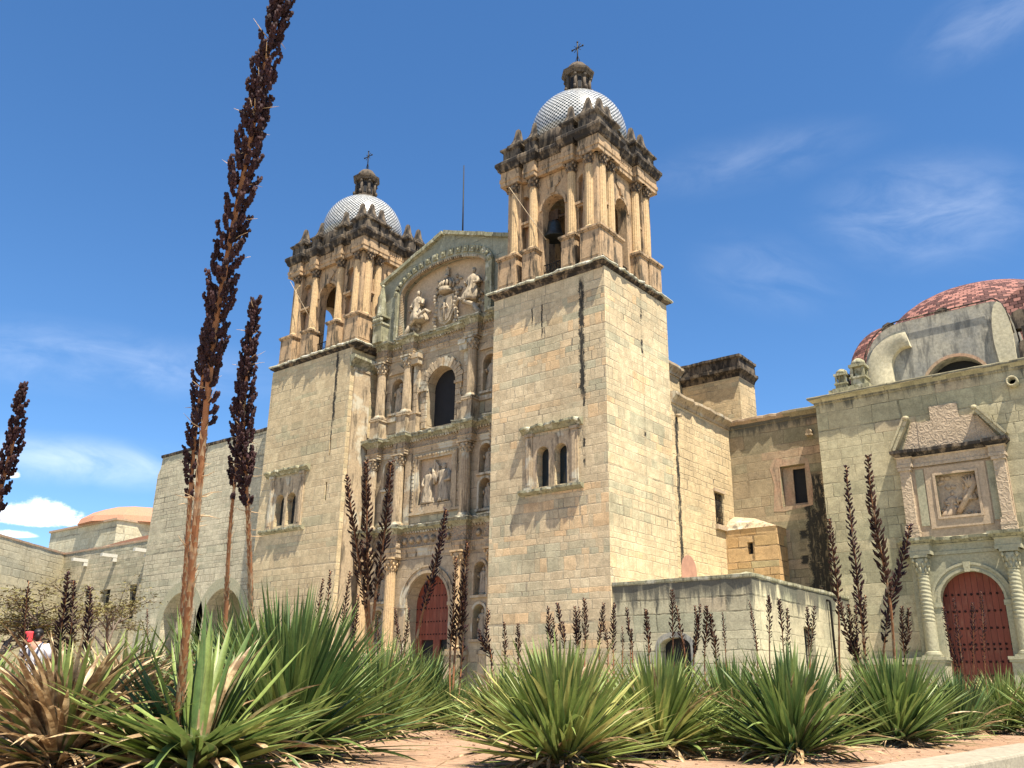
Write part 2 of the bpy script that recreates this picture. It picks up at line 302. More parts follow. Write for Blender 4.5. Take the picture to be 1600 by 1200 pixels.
def leaf_mat(name, dry):
    mt, t, b = new_mat(name); a = t.attr('leaf'); r, al, dr = t.sep(a)
    ob = t.obj(); n = t.noise(ob, 7, 4, .6); n2 = t.noise(ob, 40, 3, .6)
    g = t.mix(t.mr(r, .0, .75), (.05,.105,.032), (.20,.26,.07)); g = t.mix(t.mr(r, .80, .97), g, (.37,.36,.12))
    g = t.mix(t.mr(r, .0, .12, .7, 0), g, (.025,.06,.028))
    ed = t.attr('leaf', 'Alpha'); g = t.mix(t.mr(ed, .72, .95, 0, .4), g, (.24,.25,.09)); g = t.mix(t.mr(al, .0, .22, .6, 0), g, (.24,.27,.12)); g = t.mix(t.mr(al, .93, 1.0, 0, .8), g, (.13,.075,.035))
    d = t.mix(r, (.40,.275,.14), (.17,.10,.052)); d = t.mix(t.mr(n, .45, .62), d, (.50,.38,.22))
    c = t.mix(dr, g, d); c = t.val(c, t.m('MULTIPLY', t.mr(n, .25, .75, .78, 1.2), t.mr(n2, .2, .8, .85, 1.12)))
    fin(t, b, c, .45, None, .35)
    tr = t.n.new('ShaderNodeBsdfTranslucent'); t.l.new(c, tr.inputs[0]); mx = t.n.new('ShaderNodeMixShader'); mx.inputs[0].default_value = .22
    out = [n for n in t.n if n.type == 'OUTPUT_MATERIAL'][0]
    t.l.new(b.outputs[0], mx.inputs[1]); t.l.new(tr.outputs[0], mx.inputs[2]); t.l.new(mx.outputs[0], out.inputs[0]); return mt
M['leaf'] = leaf_mat('agave_leaf', 0)
def stem_mat():
    mt, t, b = new_mat('dry_flower_stem'); ob = t.obj(); n = t.noise(t.vm('MULTIPLY', ob, (1, 1, .25)), 24, 5, .65); n2 = t.noise(ob, 3.5, 4, .6)
    c = t.mix(n, (.20,.075,.033), (.44,.21,.095)); c = t.mix(t.mr(n2, .55, .68), c, (.46,.32,.19)); fin(t, b, c, .8, t.bump(n, .6, .01), .2); return mt
M['stem'] = stem_mat()
M['bract'] = plain('dry_bract', (.48,.33,.19), .9, .3, 20)
M['seed'] = plain('dark_seed_capsule', (.038,.016,.016), .75, .8, 9, spec=.25)
M['seed2'] = plain('brown_seed_capsule', (.050,.024,.017), .8, .75, 7, spec=.2)
def tree_leaf():
    mt, t, b = new_mat('mesquite_leaflets'); a = t.attr('leaf'); r, _, _ = t.sep(a)
    c = t.mix(r, (.085,.08,.025), (.20,.165,.06)); fin(t, b, c, .7, None, .2); return mt
M['tleaf'] = tree_leaf()
def soil_mat():
    mt, t, b = new_mat('reddish_soil'); ob = t.obj(); n1 = t.noise(ob, .8, 5, .6); n2 = t.noise(ob, 9, 5, .7); n3 = t.noise(ob, 60, 3, .7)
    c = t.mix(t.mr(n1, .3, .7), (.30,.185,.115), (.36,.235,.155)); c = t.val(c, t.m('MULTIPLY', t.mr(n2, .25, .75, .72, 1.15), t.mr(n3, .2, .8, .78, 1.15)))
    c = t.mix(t.mr(t.noise(ob, 2.6, 5, .75), .60, .72, 0, .55), c, (.19,.10,.055))
    fin(t, b, c, .95, t.bump(t.m('ADD', n2, t.m('MULTIPLY', n3, .5)), .8, .03), .1); return mt
M['soil'] = soil_mat()
M['paving'] = masonry('stone_paving', 1.2, .8, (.40,.37,.29), (.36,.33,.27), (.33,.33,.27), .2, .55, .6, None, mortar=(.18,.16,.12), mw=.015, streak=0)
M['kerb'] = stone('kerb_stone', (.31,.275,.205), (.26,.23,.175), dark=(.11,.09,.065), dirt=.5, dirt_lo=.56, scale=1.5)

# ------------------------------------------------------------------ object helpers
ORG = {}
def tag(o, label=None, cat=None, group=None, kind=None):
    if label: o['label'] = label
    if cat: o['category'] = cat
    if group: o['group'] = group
    if kind: o['kind'] = kind
    return o
def thing(name, label, cat, loc=(0, 0, 0), group=None):
    o = bpy.data.objects.new(name, None); COL.objects.link(o); o.location = loc; o.empty_display_size = .2
    ORG[o] = Vector(loc); return tag(o, label, cat, group)
class MB:
    def __init__(s): s.v = []; s.f = []; s.uv = {}; s.sm = set(); s.col = []; s.curcol = (0, 0, 0)
    def vert(s, p): s.v.append(Vector(p)); s.col.append(s.curcol); return len(s.v)-1
    def face(s, idx, uv=None, smooth=False):
        s.f.append(tuple(idx))
        if uv: s.uv[len(s.f)-1] = uv
        if smooth: s.sm.add(len(s.f)-1)
    def box(s, x0, x1, y0, y1, z0, z1):
        i = len(s.v)
        for p in ((x0,y0,z0),(x1,y0,z0),(x1,y1,z0),(x0,y1,z0),(x0,y0,z1),(x1,y0,z1),(x1,y1,z1),(x0,y1,z1)): s.vert(p)
        for q in ((0,3,2,1),(4,5,6,7),(0,1,5,4),(1,2,6,5),(2,3,7,6),(3,0,4,7)): s.face([i+k for k in q])
        return s
    def obox(s, c, ax, ay, az):              # oriented box: centre and three half-axis vectors
        i = len(s.v); c = Vector(c)
        for sz in (-1, 1):
            for sx, sy in ((-1,-1),(1,-1),(1,1),(-1,1)): s.vert(c+ax*sx+ay*sy+az*sz)
        for q in ((0,3,2,1),(4,5,6,7),(0,1,5,4),(1,2,6,5),(2,3,7,6),(3,0,4,7)): s.face([i+k for k in q])
        return s
    def holed(s, outer, holes, d0, d1, mp):  # a slab with openings; mp(u, z, depth) -> point
        loops = [outer]+holes; flat = [p for l in loops for p in l]
        tris = tessellate_polygon([[Vector((p[0], p[1], 0)) for p in l] for l in loops])
        a = [s.vert(mp(p[0], p[1], d0)) for p in flat]; b = [s.vert(mp(p[0], p[1], d1)) for p in flat]
        for tr in tris: s.face([a[k] for k in tr]); s.face([b[k] for k in reversed(tr)])
        o = 0
        for l in loops:
            n = len(l)
            for k in range(n):
                k2 = (k+1) % n; s.face((a[o+k], a[o+k2], b[o+k2], b[o+k]))
            o += n
        return s
    def prism(s, poly, d0, d1, mp): return s.holed(poly, [], d0, d1, mp)
    def lathe(s, prof, c, n=16, smooth=True, uvk=None, a0=0.0, a1=2*pi, rf=None, oct_=False):
        """prof: (r, z) from bottom to top; rf(angle, k) scales r"""
        c = Vector(c); full = abs(a1-a0-2*pi) < 1e-6; m_ = n if full else n+1; rings = []
        for k, (r, z) in enumerate(prof):
            row = []
            for j in range(m_):
                a = a0+(a1-a0)*j/n; rr = r*(rf(a, k) if rf else 1)
                row.append(s.vert((c.x+rr*cos(a), c.y+rr*sin(a), c.z+z)))
            rings.append(row)
        L = [0]
        for k in range(1, len(prof)): L.append(L[-1]+sqrt((prof[k][0]-prof[k-1][0])**2+(prof[k][1]-prof[k-1][1])**2))
        for k in range(len(prof)-1):
            for j in range(n):
                j2 = (j+1) % m_
                uv = None
                if uvk:
                    ua, ub = uvk[0]*j/n, uvk[0]*(j+1)/n; va, vb = uvk[1]*L[k], uvk[1]*L[k+1]; uv = [(ua,va),(ub,va),(ub,vb),(ua,vb)]
                s.face((rings[k][j], rings[k][j2], rings[k+1][j2], rings[k+1][j]), uv, smooth)
        if full:
            if prof[0][0] > 1e-4: s.face(list(reversed(rings[0])))
            if prof[-1][0] > 1e-4: s.face(rings[-1])
        return s
    def tube(s, pts, rad, n=8, smooth=True, cap=True):
        pts = [Vector(p) for p in pts]; rings = []
        for k, p in enumerate(pts):
            d = (pts[min(k+1, len(pts)-1)]-pts[max(k-1, 0)]).normalized()
            x = d.cross(Vector((0.3, 1, 0.12))).normalized() if abs(d.dot(Vector((0.3,1,.12)).normalized())) < .98 else d.cross(Vector((1,0,0))).normalized()
            y = d.cross(x); r = rad[k] if isinstance(rad, (list, tuple)) else rad
            rings.append([s.vert(p+(x*cos(2*pi*j/n)+y*sin(2*pi*j/n))*r) for j in range(n)])
        for k in range(len(pts)-1):
            for j in range(n): s.face((rings[k][j], rings[k][(j+1)%n], rings[k+1][(j+1)%n], rings[k+1][j]), None, smooth)
        if cap: s.face(list(reversed(rings[0]))); s.face(rings[-1])
        return s
    def blob(s, c, rx, ry, rz, n=8, m_=6, smooth=True, rot=None):
        c = Vector(c); rings = []
        for k in range(m_+1):
            th = pi*k/m_
            row = []
            for j in range(n):
                p = Vector((rx*sin(th)*cos(2*pi*j/n), ry*sin(th)*sin(2*pi*j/n), -rz*cos(th)))
                if rot: p = rot @ p
                if k in (0, m_) and j: row.append(row[0])
                else: row.append(s.vert(c+p))
            rings.append(row)
        for k in range(m_):
            for j in range(n):
                a, b2, c2, d2 = rings[k][j], rings[k][(j+1)%n], rings[k+1][(j+1)%n], rings[k+1][j]
                q = [a]
                for w_ in (b2, c2, d2):
                    if w_ not in q: q.append(w_)
                if len(q) > 2: s.face(q, None, smooth)
        return s
    def sweep(s, path, prof, closed=False, jit=0.0, seg=.4, rnd=None):
        """run a profile [(out, z)...] along a ground path; outward is to the right of travel; jit erodes it"""
        rnd = rnd or random; P = [Vector((p[0], p[1], 0)) for p in path]; n = len(P); st = []
        def nrm(a, b): d = (b-a).normalized(); return Vector((d.y, -d.x, 0))
        E_ = [(k, (k+1) % n) for k in range(n if closed else n-1)]
        for ei, (a, b) in enumerate(E_):
            na = nrm(P[a], P[b])
            def mit(i, other):
                d = (na+other); 
                return d/max(.3, d.dot(na)) if d.length > 1e-6 else na
            if closed or ei > 0: pa = nrm(P[E_[ei-1][0]], P[E_[ei-1][1]]); A = mit(a, pa)
            else: A = na
            st.append((P[a], A, True))
            L = (P[b]-P[a]).length; k = int(L/seg) if jit else 0
            for q in range(1, k): st.append((P[a].lerp(P[b], q/k), na, False))
        if not closed: st.append((P[-1], nrm(P[-2], P[-1]), True))
        rings = []
        mo = max(o for o, z in prof)
        for (p, d, corner) in st:
            j1 = rnd.gauss(0, jit) if jit else 0; j2 = rnd.gauss(0, jit*.6) if jit else 0; bite = rnd.random() < .12 and jit
            row = []
            for (o, z) in prof:
                k = o/mo if mo > 0 else 0; oo = o+(j1*k if not corner else 0)-(mo*.3*k if bite and not corner else 0)
                row.append(s.vert((p.x+d.x*oo, p.y+d.y*oo, z+(j2*k))))
            rings.append(row)
        mC = len(rings)
        for k in range(mC if closed else mC-1):
            a, b = rings[k], rings[(k+1) % mC]
            for j in range(len(prof)-1): s.face((a[j], b[j], b[j+1], a[j+1]))
        if not closed: s.face(rings[0]); s.face(list(reversed(rings[-1])))
        return s
    def build(s, name, mat, parent=None, loc=None, bevel=0, fixn=True):
        org = ORG.get(parent, Vector((0,0,0))) if parent is not None else Vector((0,0,0))
        me = bpy.data.meshes.new(name)
        sub = Vector((0,0,0)) if loc is not None else org
        if parent is None and loc is None: sub = Vector((0,0,0))
        wv = s.v
        me.from_pydata([tuple(p-sub) for p in wv], [], s.f)
        uvl = me.uv_layers.new(name='UVMap')
        off = Vector(loc) if loc is not None else Vector((0,0,0))
        for fi, pl in enumerate(me.polygons):
            if fi in s.uv:
                for li, q in zip(pl.loop_indices, s.uv[fi]): uvl.data[li].uv = q
            else:
                nn = pl.normal; ax = max(range(3), key=lambda k: abs(nn[k]))
                for li in pl.loop_indices:
                    p = wv[me.loops[li].vertex_index]+off
                    uvl.data[li].uv = (p.y, p.z) if ax == 0 else ((p.x, p.z) if ax == 1 else (p.x, p.y))
            pl.use_smooth = fi in s.sm
        if any(tuple(c[:3]) != (0,0,0) for c in s.col):
            at_ = me.attributes.new('leaf', 'FLOAT_COLOR', 'POINT')
            at_.data.foreach_set('color', [x for c in s.col for x in ((*c, 1.0)[:4])])
        if fixn:
            bm = bmesh.new(); bm.from_mesh(me); bmesh.ops.recalc_face_normals(bm, faces=bm.faces); bm.to_mesh(me); bm.free()
        me.materials.append(mat)
        o = bpy.data.objects.new(name, me); COL.objects.link(o)
        if loc is not None: o.location = Vector(loc)-org
        if parent is not None: o.parent = parent
        ORG[o] = org
        return o
def copy_part(o, parent, loc, rotz=None):
    c = o.copy(); COL.objects.link(c); c.parent = parent; c.location = Vector(loc)-ORG[parent]; ORG[c] = ORG[parent]
    if rotz is not None: c.rotation_euler = (0, 0, rotz)
    return c
def front(v0): return lambda u, z, d: (u, v0+d, z)
def right(u0): return lambda u, z, d: (u0-d, u, z)
def left(u0): return lambda u, z, d: (u0+d, u, z)
def back(v0): return lambda u, z, d: (u, v0-d, z)
def rect(a, b, z0, z1): return [(a, z0), (b, z0), (b, z1), (a, z1)]
def arch(c, hw, z0, zs, rise=None, n=12):
    rise = hw if rise is None else rise
    return [(c-hw, z0), (c+hw, z0)]+[(c+hw*cos(pi*k/n), zs+rise*sin(pi*k/n)) for k in range(n+1)]
def band(c, hi, ho, z0, zs, ri=None, ro=None, n=16):   # archivolt with legs
    ri = hi if ri is None else ri; ro = ho if ro is None else ro
    o = [(c+ho*cos(pi*k/n), zs+ro*sin(pi*k/n)) for k in range(n+1)]; i = [(c+hi*cos(pi*k/n), zs+ri*sin(pi*k/n)) for k in range(n+1)]
    if z0 < zs: return [(c+ho, z0)]+o+[(c-ho, z0), (c-hi, z0)]+i[::-1]+[(c+hi, z0)]
    return o+i[::-1]
CORN = lambda z0, z1, p: [(0, z0), (p*.18, z0), (p*.3, z0+(z1-z0)*.25), (p*.62, z0+(z1-z0)*.45), (p*.92, z0+(z1-z0)*.62), (p, z0+(z1-z0)*.68), (p, z0+(z1-z0)*.92), (p*.7, z1), (-.05, z1)]
# ------------------------------------------------------------------ ground
G = -0.65
def build_ground():
    g = MB(); g.box(-900, 900, -300, 1200, -3.0, -1.46); o = g.build('ground', M['paving']); tag(o, kind='structure')
    b = MB(); nx, ny = 110, 130; x0, x1, y0, y1 = -42.0, -2.62, -6.0, 27.0
    for j in range(ny+1):
        for i in range(nx+1):
            x = x0+(x1-x0)*(i/nx)**.7; y = y0+(y1-y0)*(j/ny)
            z = G+.05*noise.noise(Vector((x*.5, y*.5, 0)))+.022*noise.noise(Vector((x*2.3, y*2.3, 3)))
            b.vert((x, y, z))
    for j in range(ny):
        for i in range(nx):
            k = j*(nx+1)+i; b.face((k, k+1, k+nx+2, k+nx+1), None, True)
    o = b.build('planting_bed', M['soil']); tag(o, kind='structure')
    p = MB(); p.box(-160, 40, 27.0, 200, -1.45, -0.62); o = p.build('plaza', M['paving']); tag(o, kind='structure')
    p = MB(); p.box(-60, -3, 30.2, 60, -0.618, 0.0); p.box(-60, -3, 29.4, 30.2, -0.618, -.3); o = p.build('church_terrace', M['paving']); tag(o, kind='structure')
    k = MB(); rr = random.Random(3)
    y = 3.0
    while y < 27:
        L = rr.uniform(1.0, 1.5); dx = rr.uniform(-.012, .012)
        k.box(-2.93+dx, -2.38+dx, y, y+L-.012, -1.45, -.575+rr.uniform(-.008, .008)); y += L
    bm_o = k.build('planter_kerb', M['kerb'])
    bv = bm_o.modifiers.new('bevel', 'BEVEL'); bv.width = .03; bv.segments = 2
    tag(bm_o, 'pale stone kerb wall edging the agave bed at the lower right', 'kerb')
build_ground()

# ------------------------------------------------------------------ the church
church = thing('church', 'baroque stone church with two domed bell towers and carved facade', 'church', (-32.8, 34, 0))
def part(name, mb, mat, parent=None, label=None, loc=None, bevel=0):
    o = mb.build(name, M[mat], parent or church, loc)
    if label: o['label'] = label
    if bevel:
        m_ = o.modifiers.new('bevel', 'BEVEL'); m_.width = bevel; m_.segments = 1; m_.limit_method = 'ANGLE'
    return o

def col_mb(H, r, flutes=16, base=True, cap=.55, spiral=0, rnd=random):
    b = MB()
    z0 = 0.0
    if base:
        b.box(-1.45*r, 1.45*r, -1.45*r, 1.45*r, 0, .28*r)
        b.lathe([(1.38*r,.28*r),(1.42*r,.45*r),(1.2*r,.6*r),(1.25*r,.72*r),(1.08*r,.86*r),(1.03*r,.95*r)], (0,0,0), 20); z0 = .95*r
    z1 = H-cap; n = flutes*4 if flutes else 28; K = 150 if spiral else 6
    prof = [(r*(1-.13*(k/K)**1.6), z0+(z1-z0)*k/K) for k in range(K+1)]
    if spiral:
        lo = int(K*.36)
        rf = lambda a, k: 1+(.05*sin(2*a+k*.80) if k > lo else (.045*sin(9*a)*sin(k*.55)))
        n = 28
    elif flutes: rf = lambda a, k: 1-.105*max(0, sin(a*flutes))**.7
    else: rf = None
    b.lathe(prof, (0,0,0), n, bool(spiral) or not flutes, rf=rf)
    if cap:
        rt_ = r*.87
        b.lathe([(rt_*1.12,z1),(rt_*1.12,z1+.05*cap),(rt_,z1+.08*cap),(rt_*1.1,z1+.4*cap),(rt_*1.45,z1+.78*cap),(rt_*1.2,z1+.84*cap)], (0,0,0), 20, True)
        for ring, (zz, rr, nn) in enumerate(((.22, 1.15, 8), (.5, 1.32, 8))):
            for j in range(nn):
                a = 2*pi*(j+.5*ring)/nn
                b.blob((rt_*rr*cos(a), rt_*rr*sin(a), z1+zz*cap), rt_*.26, rt_*.26, cap*.17, 5, 4)
        for sx in (-1, 1):
            for sy in (-1, 1): b.blob((sx*rt_*1.18, sy*rt_*1.18, z1+.72*cap), rt_*.3, rt_*.3, cap*.14, 6, 4)
        b.box(-rt_*1.55, rt_*1.55, -rt_*1.55, rt_*1.55, z1+.86*cap, H)
    return b

def cap_mb(H, r):
    b = MB(); rt_ = r*.87
    b.lathe([(rt_*1.12,0),(rt_*1.12,.05*H),(rt_,.08*H),(rt_*1.1,.4*H),(rt_*1.45,.78*H),(rt_*1.2,.84*H)], (0,0,0), 20, True)
    for ring, (zz, rr, nn) in enumerate(((.22, 1.18, 8), (.5, 1.36, 8))):
        for j in range(nn):
            a = 2*pi*(j+.5*ring)/nn; b.blob((rt_*rr*cos(a), rt_*rr*sin(a), zz*H), rt_*.26, rt_*.26, H*.17, 5, 4)
    for sx in (-1, 1):
        for sy in (-1, 1): b.blob((sx*rt_*1.2, sy*rt_*1.2, .72*H), rt_*.32, rt_*.32, H*.15, 6, 4)
    b.box(-rt_*1.6, rt_*1.6, -rt_*1.6, rt_*1.6, .86*H, H); return b

def twin_window(cu, hw, gap, z0, zs, holes):
    for s in (-1, 1): holes.append(arch(cu+s*(gap/2+hw), hw, z0, zs, hw*1.0, 10))

def tower_body(u0, u1, v0, v1, zt, cu, hw, gap, wz0, wzs, fz0, fz1, sill, hood, mat, slits=()):
    holes = []; twin_window(cu, hw, gap, wz0, wzs, holes)
    for (a, z0, z1) in slits: holes.append(rect(a-.07, a+.07, z0, z1))
    b = MB(); b.holed(rect(u0, u1, -1.5, zt), holes, 0, .5, front(v0)); b.box(u0, u1, v0+.5, v1, -1.5, zt)
    w = part('tower_wall', b, mat)
    g = MB(); g.box(cu-gap-2*hw, cu+gap+2*hw, v0+.40, v0+.44, wz0-.1, wzs+hw+.1)
    for (a, z0, z1) in slits: g.box(a-.1, a+.1, v0+.35, v0+.45, z0-.05, z1+.05)
    wd = part('window', g, 'glass')
    f = MB()
    L, R_ = cu-gap/2-2*hw, cu+gap/2+2*hw
    for a, bb in ((L-.62, L-.24), (R_+.24, R_+.62)):
        f.box(a, bb, v0-.10, v0+.05, fz0+.12, fz1-.15); f.box(a+.09, bb-.09, v0-.14, v0-.05, fz0+.22, fz1-.3)
        f.box(a-.05, bb+.05, v0-.15, v0+.05, fz0, fz0+.11); f.box(a-.05, bb+.05, v0-.16, v0+.05, fz1-.14, fz1)
    f.holed(rect(L-.23, R_+.23, fz0, fz1-.15), [arch(cu+s*(gap/2+hw), hw-.001, fz0+.02, wzs, hw, 10) for s in (-1, 1)], -.05, .0-.004, front(v0))
    part('window_frame', f, 'trim', wd)
    c = MB(); H = wzs-wz0
    cc = col_mb(H+.06, .12, 0, True, .22)
    for vv in range(len(cc.v)): cc.v[vv] = cc.v[vv]+Vector((cu, v0+.17, wz0-.03))
    part('colonnette', cc, 'trim', wd)
    s = MB(); s.sweep([(sill[0], v0), (sill[1], v0)], [(-.05, sill[2]-.24), (.12, sill[2]-.2), (.26, sill[2]-.1), (.26, sill[2]), (-.05, sill[2]+.015)], False, .02, .2, random.Random(2))
    part('window_sill', s, 'lichen', wd)
    h = MB(); h.sweep([(hood[0], v0), (hood[1], v0)], [(-.05, hood[2]), (.08, hood[2]), (.2, hood[2]+.14), (.30, hood[2]+.2), (.30, hood[2]+.3), (-.05, hood[2]+.36)], False, .05, .16, random.Random(5))
    part('window_hood', h, 'lichen', wd)
    return w
RU0, RU1, LU0, LU1, TV0, TV1 = -27.36, -20.66, -45.72, -38.2, 32.0, 37.8
tower_body(RU0, RU1, TV0, TV1, 18.95, -23.68, .35, .32, 8.85, 10.38, 8.75, 11.42, (-25.5, -21.95, 8.74), (-25.4, -21.95, 11.44), 'tower')
tower_body(LU0, LU1, TV0, TV1+.4, 18.95, -43.1, .42, .24, 8.98, 10.42, 8.8, 12.0, (-45.2, -41.2, 8.78), (-45.15, -41.1, 12.0), 'tower2', ((-39.5, 12.62, 13.65), (-39.55, 10.02, 11.08)))
# the sunlit flank of the left tower: a raised pilaster with capital mouldings
b = MB(); b.box(LU1, LU1+.10, 32.28, 33.5, 0, 17.6); b.box(LU1, LU1+.14, 32.2, 33.56, 17.6, 17.75); part('pilaster', b, 'trim')
b = MB(); b.sweep([(LU1, 31.9), (LU1, 33.9)], CORN(17.75, 18.45, .42), False, .02, .3, random.Random(8)); part('pilaster_cornice', b, 'lichen')

def ressaut_path(cx, cy, a, bq, p, offs, hw):
    """closed counter-clockwise outline that steps out by p over every column; offs are mid columns, corners always step out"""
    def side(L): # intervals along a side from -L to L
        iv = [(-L, -L+1.35)]+[(o-hw, o+hw) for o in offs]+[(L-1.35, L)]; return iv
    pts = []
    for (L, D, mp) in ((a, bq, lambda t, d: (cx+t, cy-d)), (bq, a, lambda t, d: (cx+d, cy+t)), (a, bq, lambda t, d: (cx-t, cy+d)), (bq, a, lambda t, d: (cx-d, cy-t))):
        iv = side(L)
        for k, (s, e) in enumerate(iv):
            if k > 0: pts.append(mp(s, D-p)); 
            if k > 0: pts.append(mp(s, D))
            if k == 0: pts.append(mp(s, D))
            if k < len(iv)-1: pts.append(mp(e, D)); pts.append(mp(e, D-p))
    return pts

def belfry(cx, cy, a, bq, mid, rnd, ncopy, uvn, label_bell=None):
    # platform cornice
    c = MB(); c.sweep([(cx-a-.1, cy-bq-.02), (cx+a+.05, cy-bq-.02), (cx+a+.05, cy+bq+.02), (cx-a-.1, cy+bq+.02)], [(-.3, 18.88), (.02, 18.9), (.06, 19.0), (.18, 19.07), (.25, 19.11), (.25, 19.17), (-.3, 19.17)], True, .03, .3, rnd)
    part('tower_cornice', c, 'entab')  # dark tone paints the shade under the cornice cap
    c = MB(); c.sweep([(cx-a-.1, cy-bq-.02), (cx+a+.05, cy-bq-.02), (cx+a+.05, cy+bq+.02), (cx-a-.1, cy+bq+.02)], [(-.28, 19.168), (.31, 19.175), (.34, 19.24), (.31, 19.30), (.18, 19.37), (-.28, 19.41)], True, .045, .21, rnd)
    part('cornice_cap', c, 'cap')  # pale tone paints the lit upper edge
    f = MB(); f.box(cx-a+.1, cx+a-.1, cy-bq+.1, cy+bq-.1, 18.96, 19.39); part('belfry_floor', f, 'trim')
    # walls
    ia, ib = a-.62, bq-.62; n_ = mid+.42; nmid = (mid+.42+a-1.1)/2+.0; zt = 25.5
    w = MB(); back_ = MB()
    for (mp, cc, L, th0) in ((front(cy-ib), cx, ia, 0), (back(cy+ib), cx, ia, 0), (right(cx+ia), cy, ib-.004, 0), (left(cx-ia), cy, ib-.004, 0)):
        sc = 1 if L > ib else .82
        nm = (mid+a-.62)/2-.06 if mp in () else None
        off = ((mid+.28)+(L if L > ib-.01 else L+.55)-.28)/2-.02
        hwn = .33*(1 if a < 3.5 else 1.25) if sc == 1 else .27
        holes = [arch(cc, (.70 if a < 3.5 else .82)*sc, 19.41, 23.5, None, 14)]
        for s in (-1, 1):
            holes.append(arch(cc+s*off, hwn, 21.42, 22.75-.0, None, 8)); holes.append(arch(cc+s*off, hwn, 23.22, 24.42, None, 8))
            back_ = MB(); back_.holed(rect(cc+s*off-hwn-.08, cc+s*off+hwn+.08, 21.3, 24.9), [], .27, .31, mp); part('niche_back', back_, 'plaster')
        w.holed(rect(cc-L, cc+L, 19.4, zt), holes, 0, .55, mp)
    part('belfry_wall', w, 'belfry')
    cl = MB(); cl.box(cx-ia+.3, cx+ia-.3, cy-ib+.3, cy+ib-.3, 25.3, 25.6); part('belfry_ceiling', cl, 'trim')
    # archivolts, niche ledges, roundels
    tr = MB()
    for (mp, cc, L) in ((front(cy-ib), cx, ia), (back(cy+ib), cx, ia), (right(cx+ia), cy, ib), (left(cx-ia), cy, ib)):
        sc = 1 if L == ia else .82; off = ((mid+.28)+L-.28)/2-.02; hwn = .33*(1 if a < 3.5 else 1.25) if sc == 1 else .27
        h = (.70 if a < 3.5 else .82)*sc
        tr.prism(band(cc, h+.02, h+.17, 23.5, 23.5), -.07, -.004, mp)
        tr.prism([(cc-.12, 24.28), (cc+.12, 24.28), (cc+.17, 24.62), (cc-.17, 24.62)], -.14, -.02, mp)
        tr.prism([(cc+.42*cos(2*pi*k/16), 24.95+.30*sin(2*pi*k/16)) for k in range(16)], -.06, -.004, mp)
        for s in (-1, 1):
            tr.prism(rect(cc+s*off-hwn-.08, cc+s*off+hwn+.08, 23.02, 23.16), -.20, -.004, mp)
            tr.prism(rect(cc+s*off-hwn-.05, cc+s*off+hwn+.05, 22.92, 23.02), -.1, -.004, mp)
            tr.prism(band(cc+s*off, hwn+.01, hwn+.09, 24.42, 24.42), -.05, -.004, mp)
            tr.prism(band(cc+s*off, hwn+.01, hwn+.09, 22.75, 22.75), -.05, -.004, mp)
    part('arch_trim', tr, 'belfry')
    # pedestals and columns
    mids = []; corners = []
    D = .50
    for s in (-1, 1):
        mids += [(cx+s*mid, cy-bq+D), (cx+s*mid, cy+bq-D), (cx+a-D, cy+s*mid), (cx-a+D, cy+s*mid)]
        for q in (-1, 1):
            corners += [(cx+s*(a-.84), cy+q*(bq-.42)), (cx+s*(a-.42), cy+q*(bq-.84))]
    def ped_mb(wx, wy, z0, z1):
        p = MB(); p.box(-wx, wx, -wy, wy, z0+.14, z1-.2); p.box(-wx-.05, wx+.05, -wy-.05, wy+.05, z0, z0+.15)
        p.box(-wx-.06, wx+.06, -wy-.06, wy+.06, z1-.2, z1-.12); p.box(-wx-.11, wx+.11, -wy-.11, wy+.11, z1-.12, z1)
        for s in (-1, 1):
            p.box(-wx+.1, wx-.1, s*wy-.02, s*wy+.02, z0+.3, z1-.36) ; p.box(s*wx-.02, s*wx+.02, -wy+.1, wy-.1, z0+.3, z1-.36)
        return p
    pm = ped_mb(.40, .40, 0, 1.9)
    first = None
    for (x, y) in mids:
        if first is None: first = part('pedestal', pm, 'belfry', None, None, (x, y, 19.38))
        else: copy_part(first, church, (x, y, 19.38))
    cp = ped_mb(.58, .58, 0, 1.9); first = None
    for s in (-1, 1):
        for q in (-1, 1):
            loc = (cx+s*(a-.62), cy+q*(bq-.62), 19.38)
            if first is None: first = part('corner_pedestal', cp, 'belfry', None, None, loc)
            else: copy_part(first, church, loc)
    cm = col_mb(3.72, .245, 12, True, 0); first = None
    pr_ = MB(); first_p = None
    for s in (-1, 1):
        for q in (-1, 1):
            pr_ = MB(); pr_.box(cx+s*(a-.80)-.42, cx+s*(a-.80)+.42, cy+q*(bq-.80)-.42, cy+q*(bq-.80)+.42, 21.27, 25.53); part('corner_pier', pr_, 'belfry')
    kp = cap_mb(.58, .25); kf = None
    for (x, y) in mids+corners:
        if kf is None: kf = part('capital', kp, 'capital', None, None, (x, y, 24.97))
        else: copy_part(kf, church, (x, y, 24.97))
    for (x, y) in mids+corners:
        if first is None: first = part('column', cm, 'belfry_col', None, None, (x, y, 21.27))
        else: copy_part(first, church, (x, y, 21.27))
    # entablature, cornice, attic
    pa = ressaut_path(cx, cy, a, bq, .30, (-mid, mid), .42)
    e = MB(); e.sweep(pa, [(-.27, 25.52), (-.06, 25.52), (-.06, 25.75), (-.02, 25.77), (-.02, 25.98), (-.07, 26.0), (-.07, 26.42), (-.27, 26.42)], True, 0); e.box(cx-a+.5, cx+a-.5, cy-bq+.5, cy+bq-.5, 25.53, 27.8); part('entablature', e, 'belfry')
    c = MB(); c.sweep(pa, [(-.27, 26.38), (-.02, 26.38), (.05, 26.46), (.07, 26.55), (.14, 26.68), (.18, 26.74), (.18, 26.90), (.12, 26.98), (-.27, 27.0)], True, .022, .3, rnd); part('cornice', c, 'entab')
    pb = ressaut_path(cx, cy, a-.05, bq-.05, .34, (-mid, mid), .44)
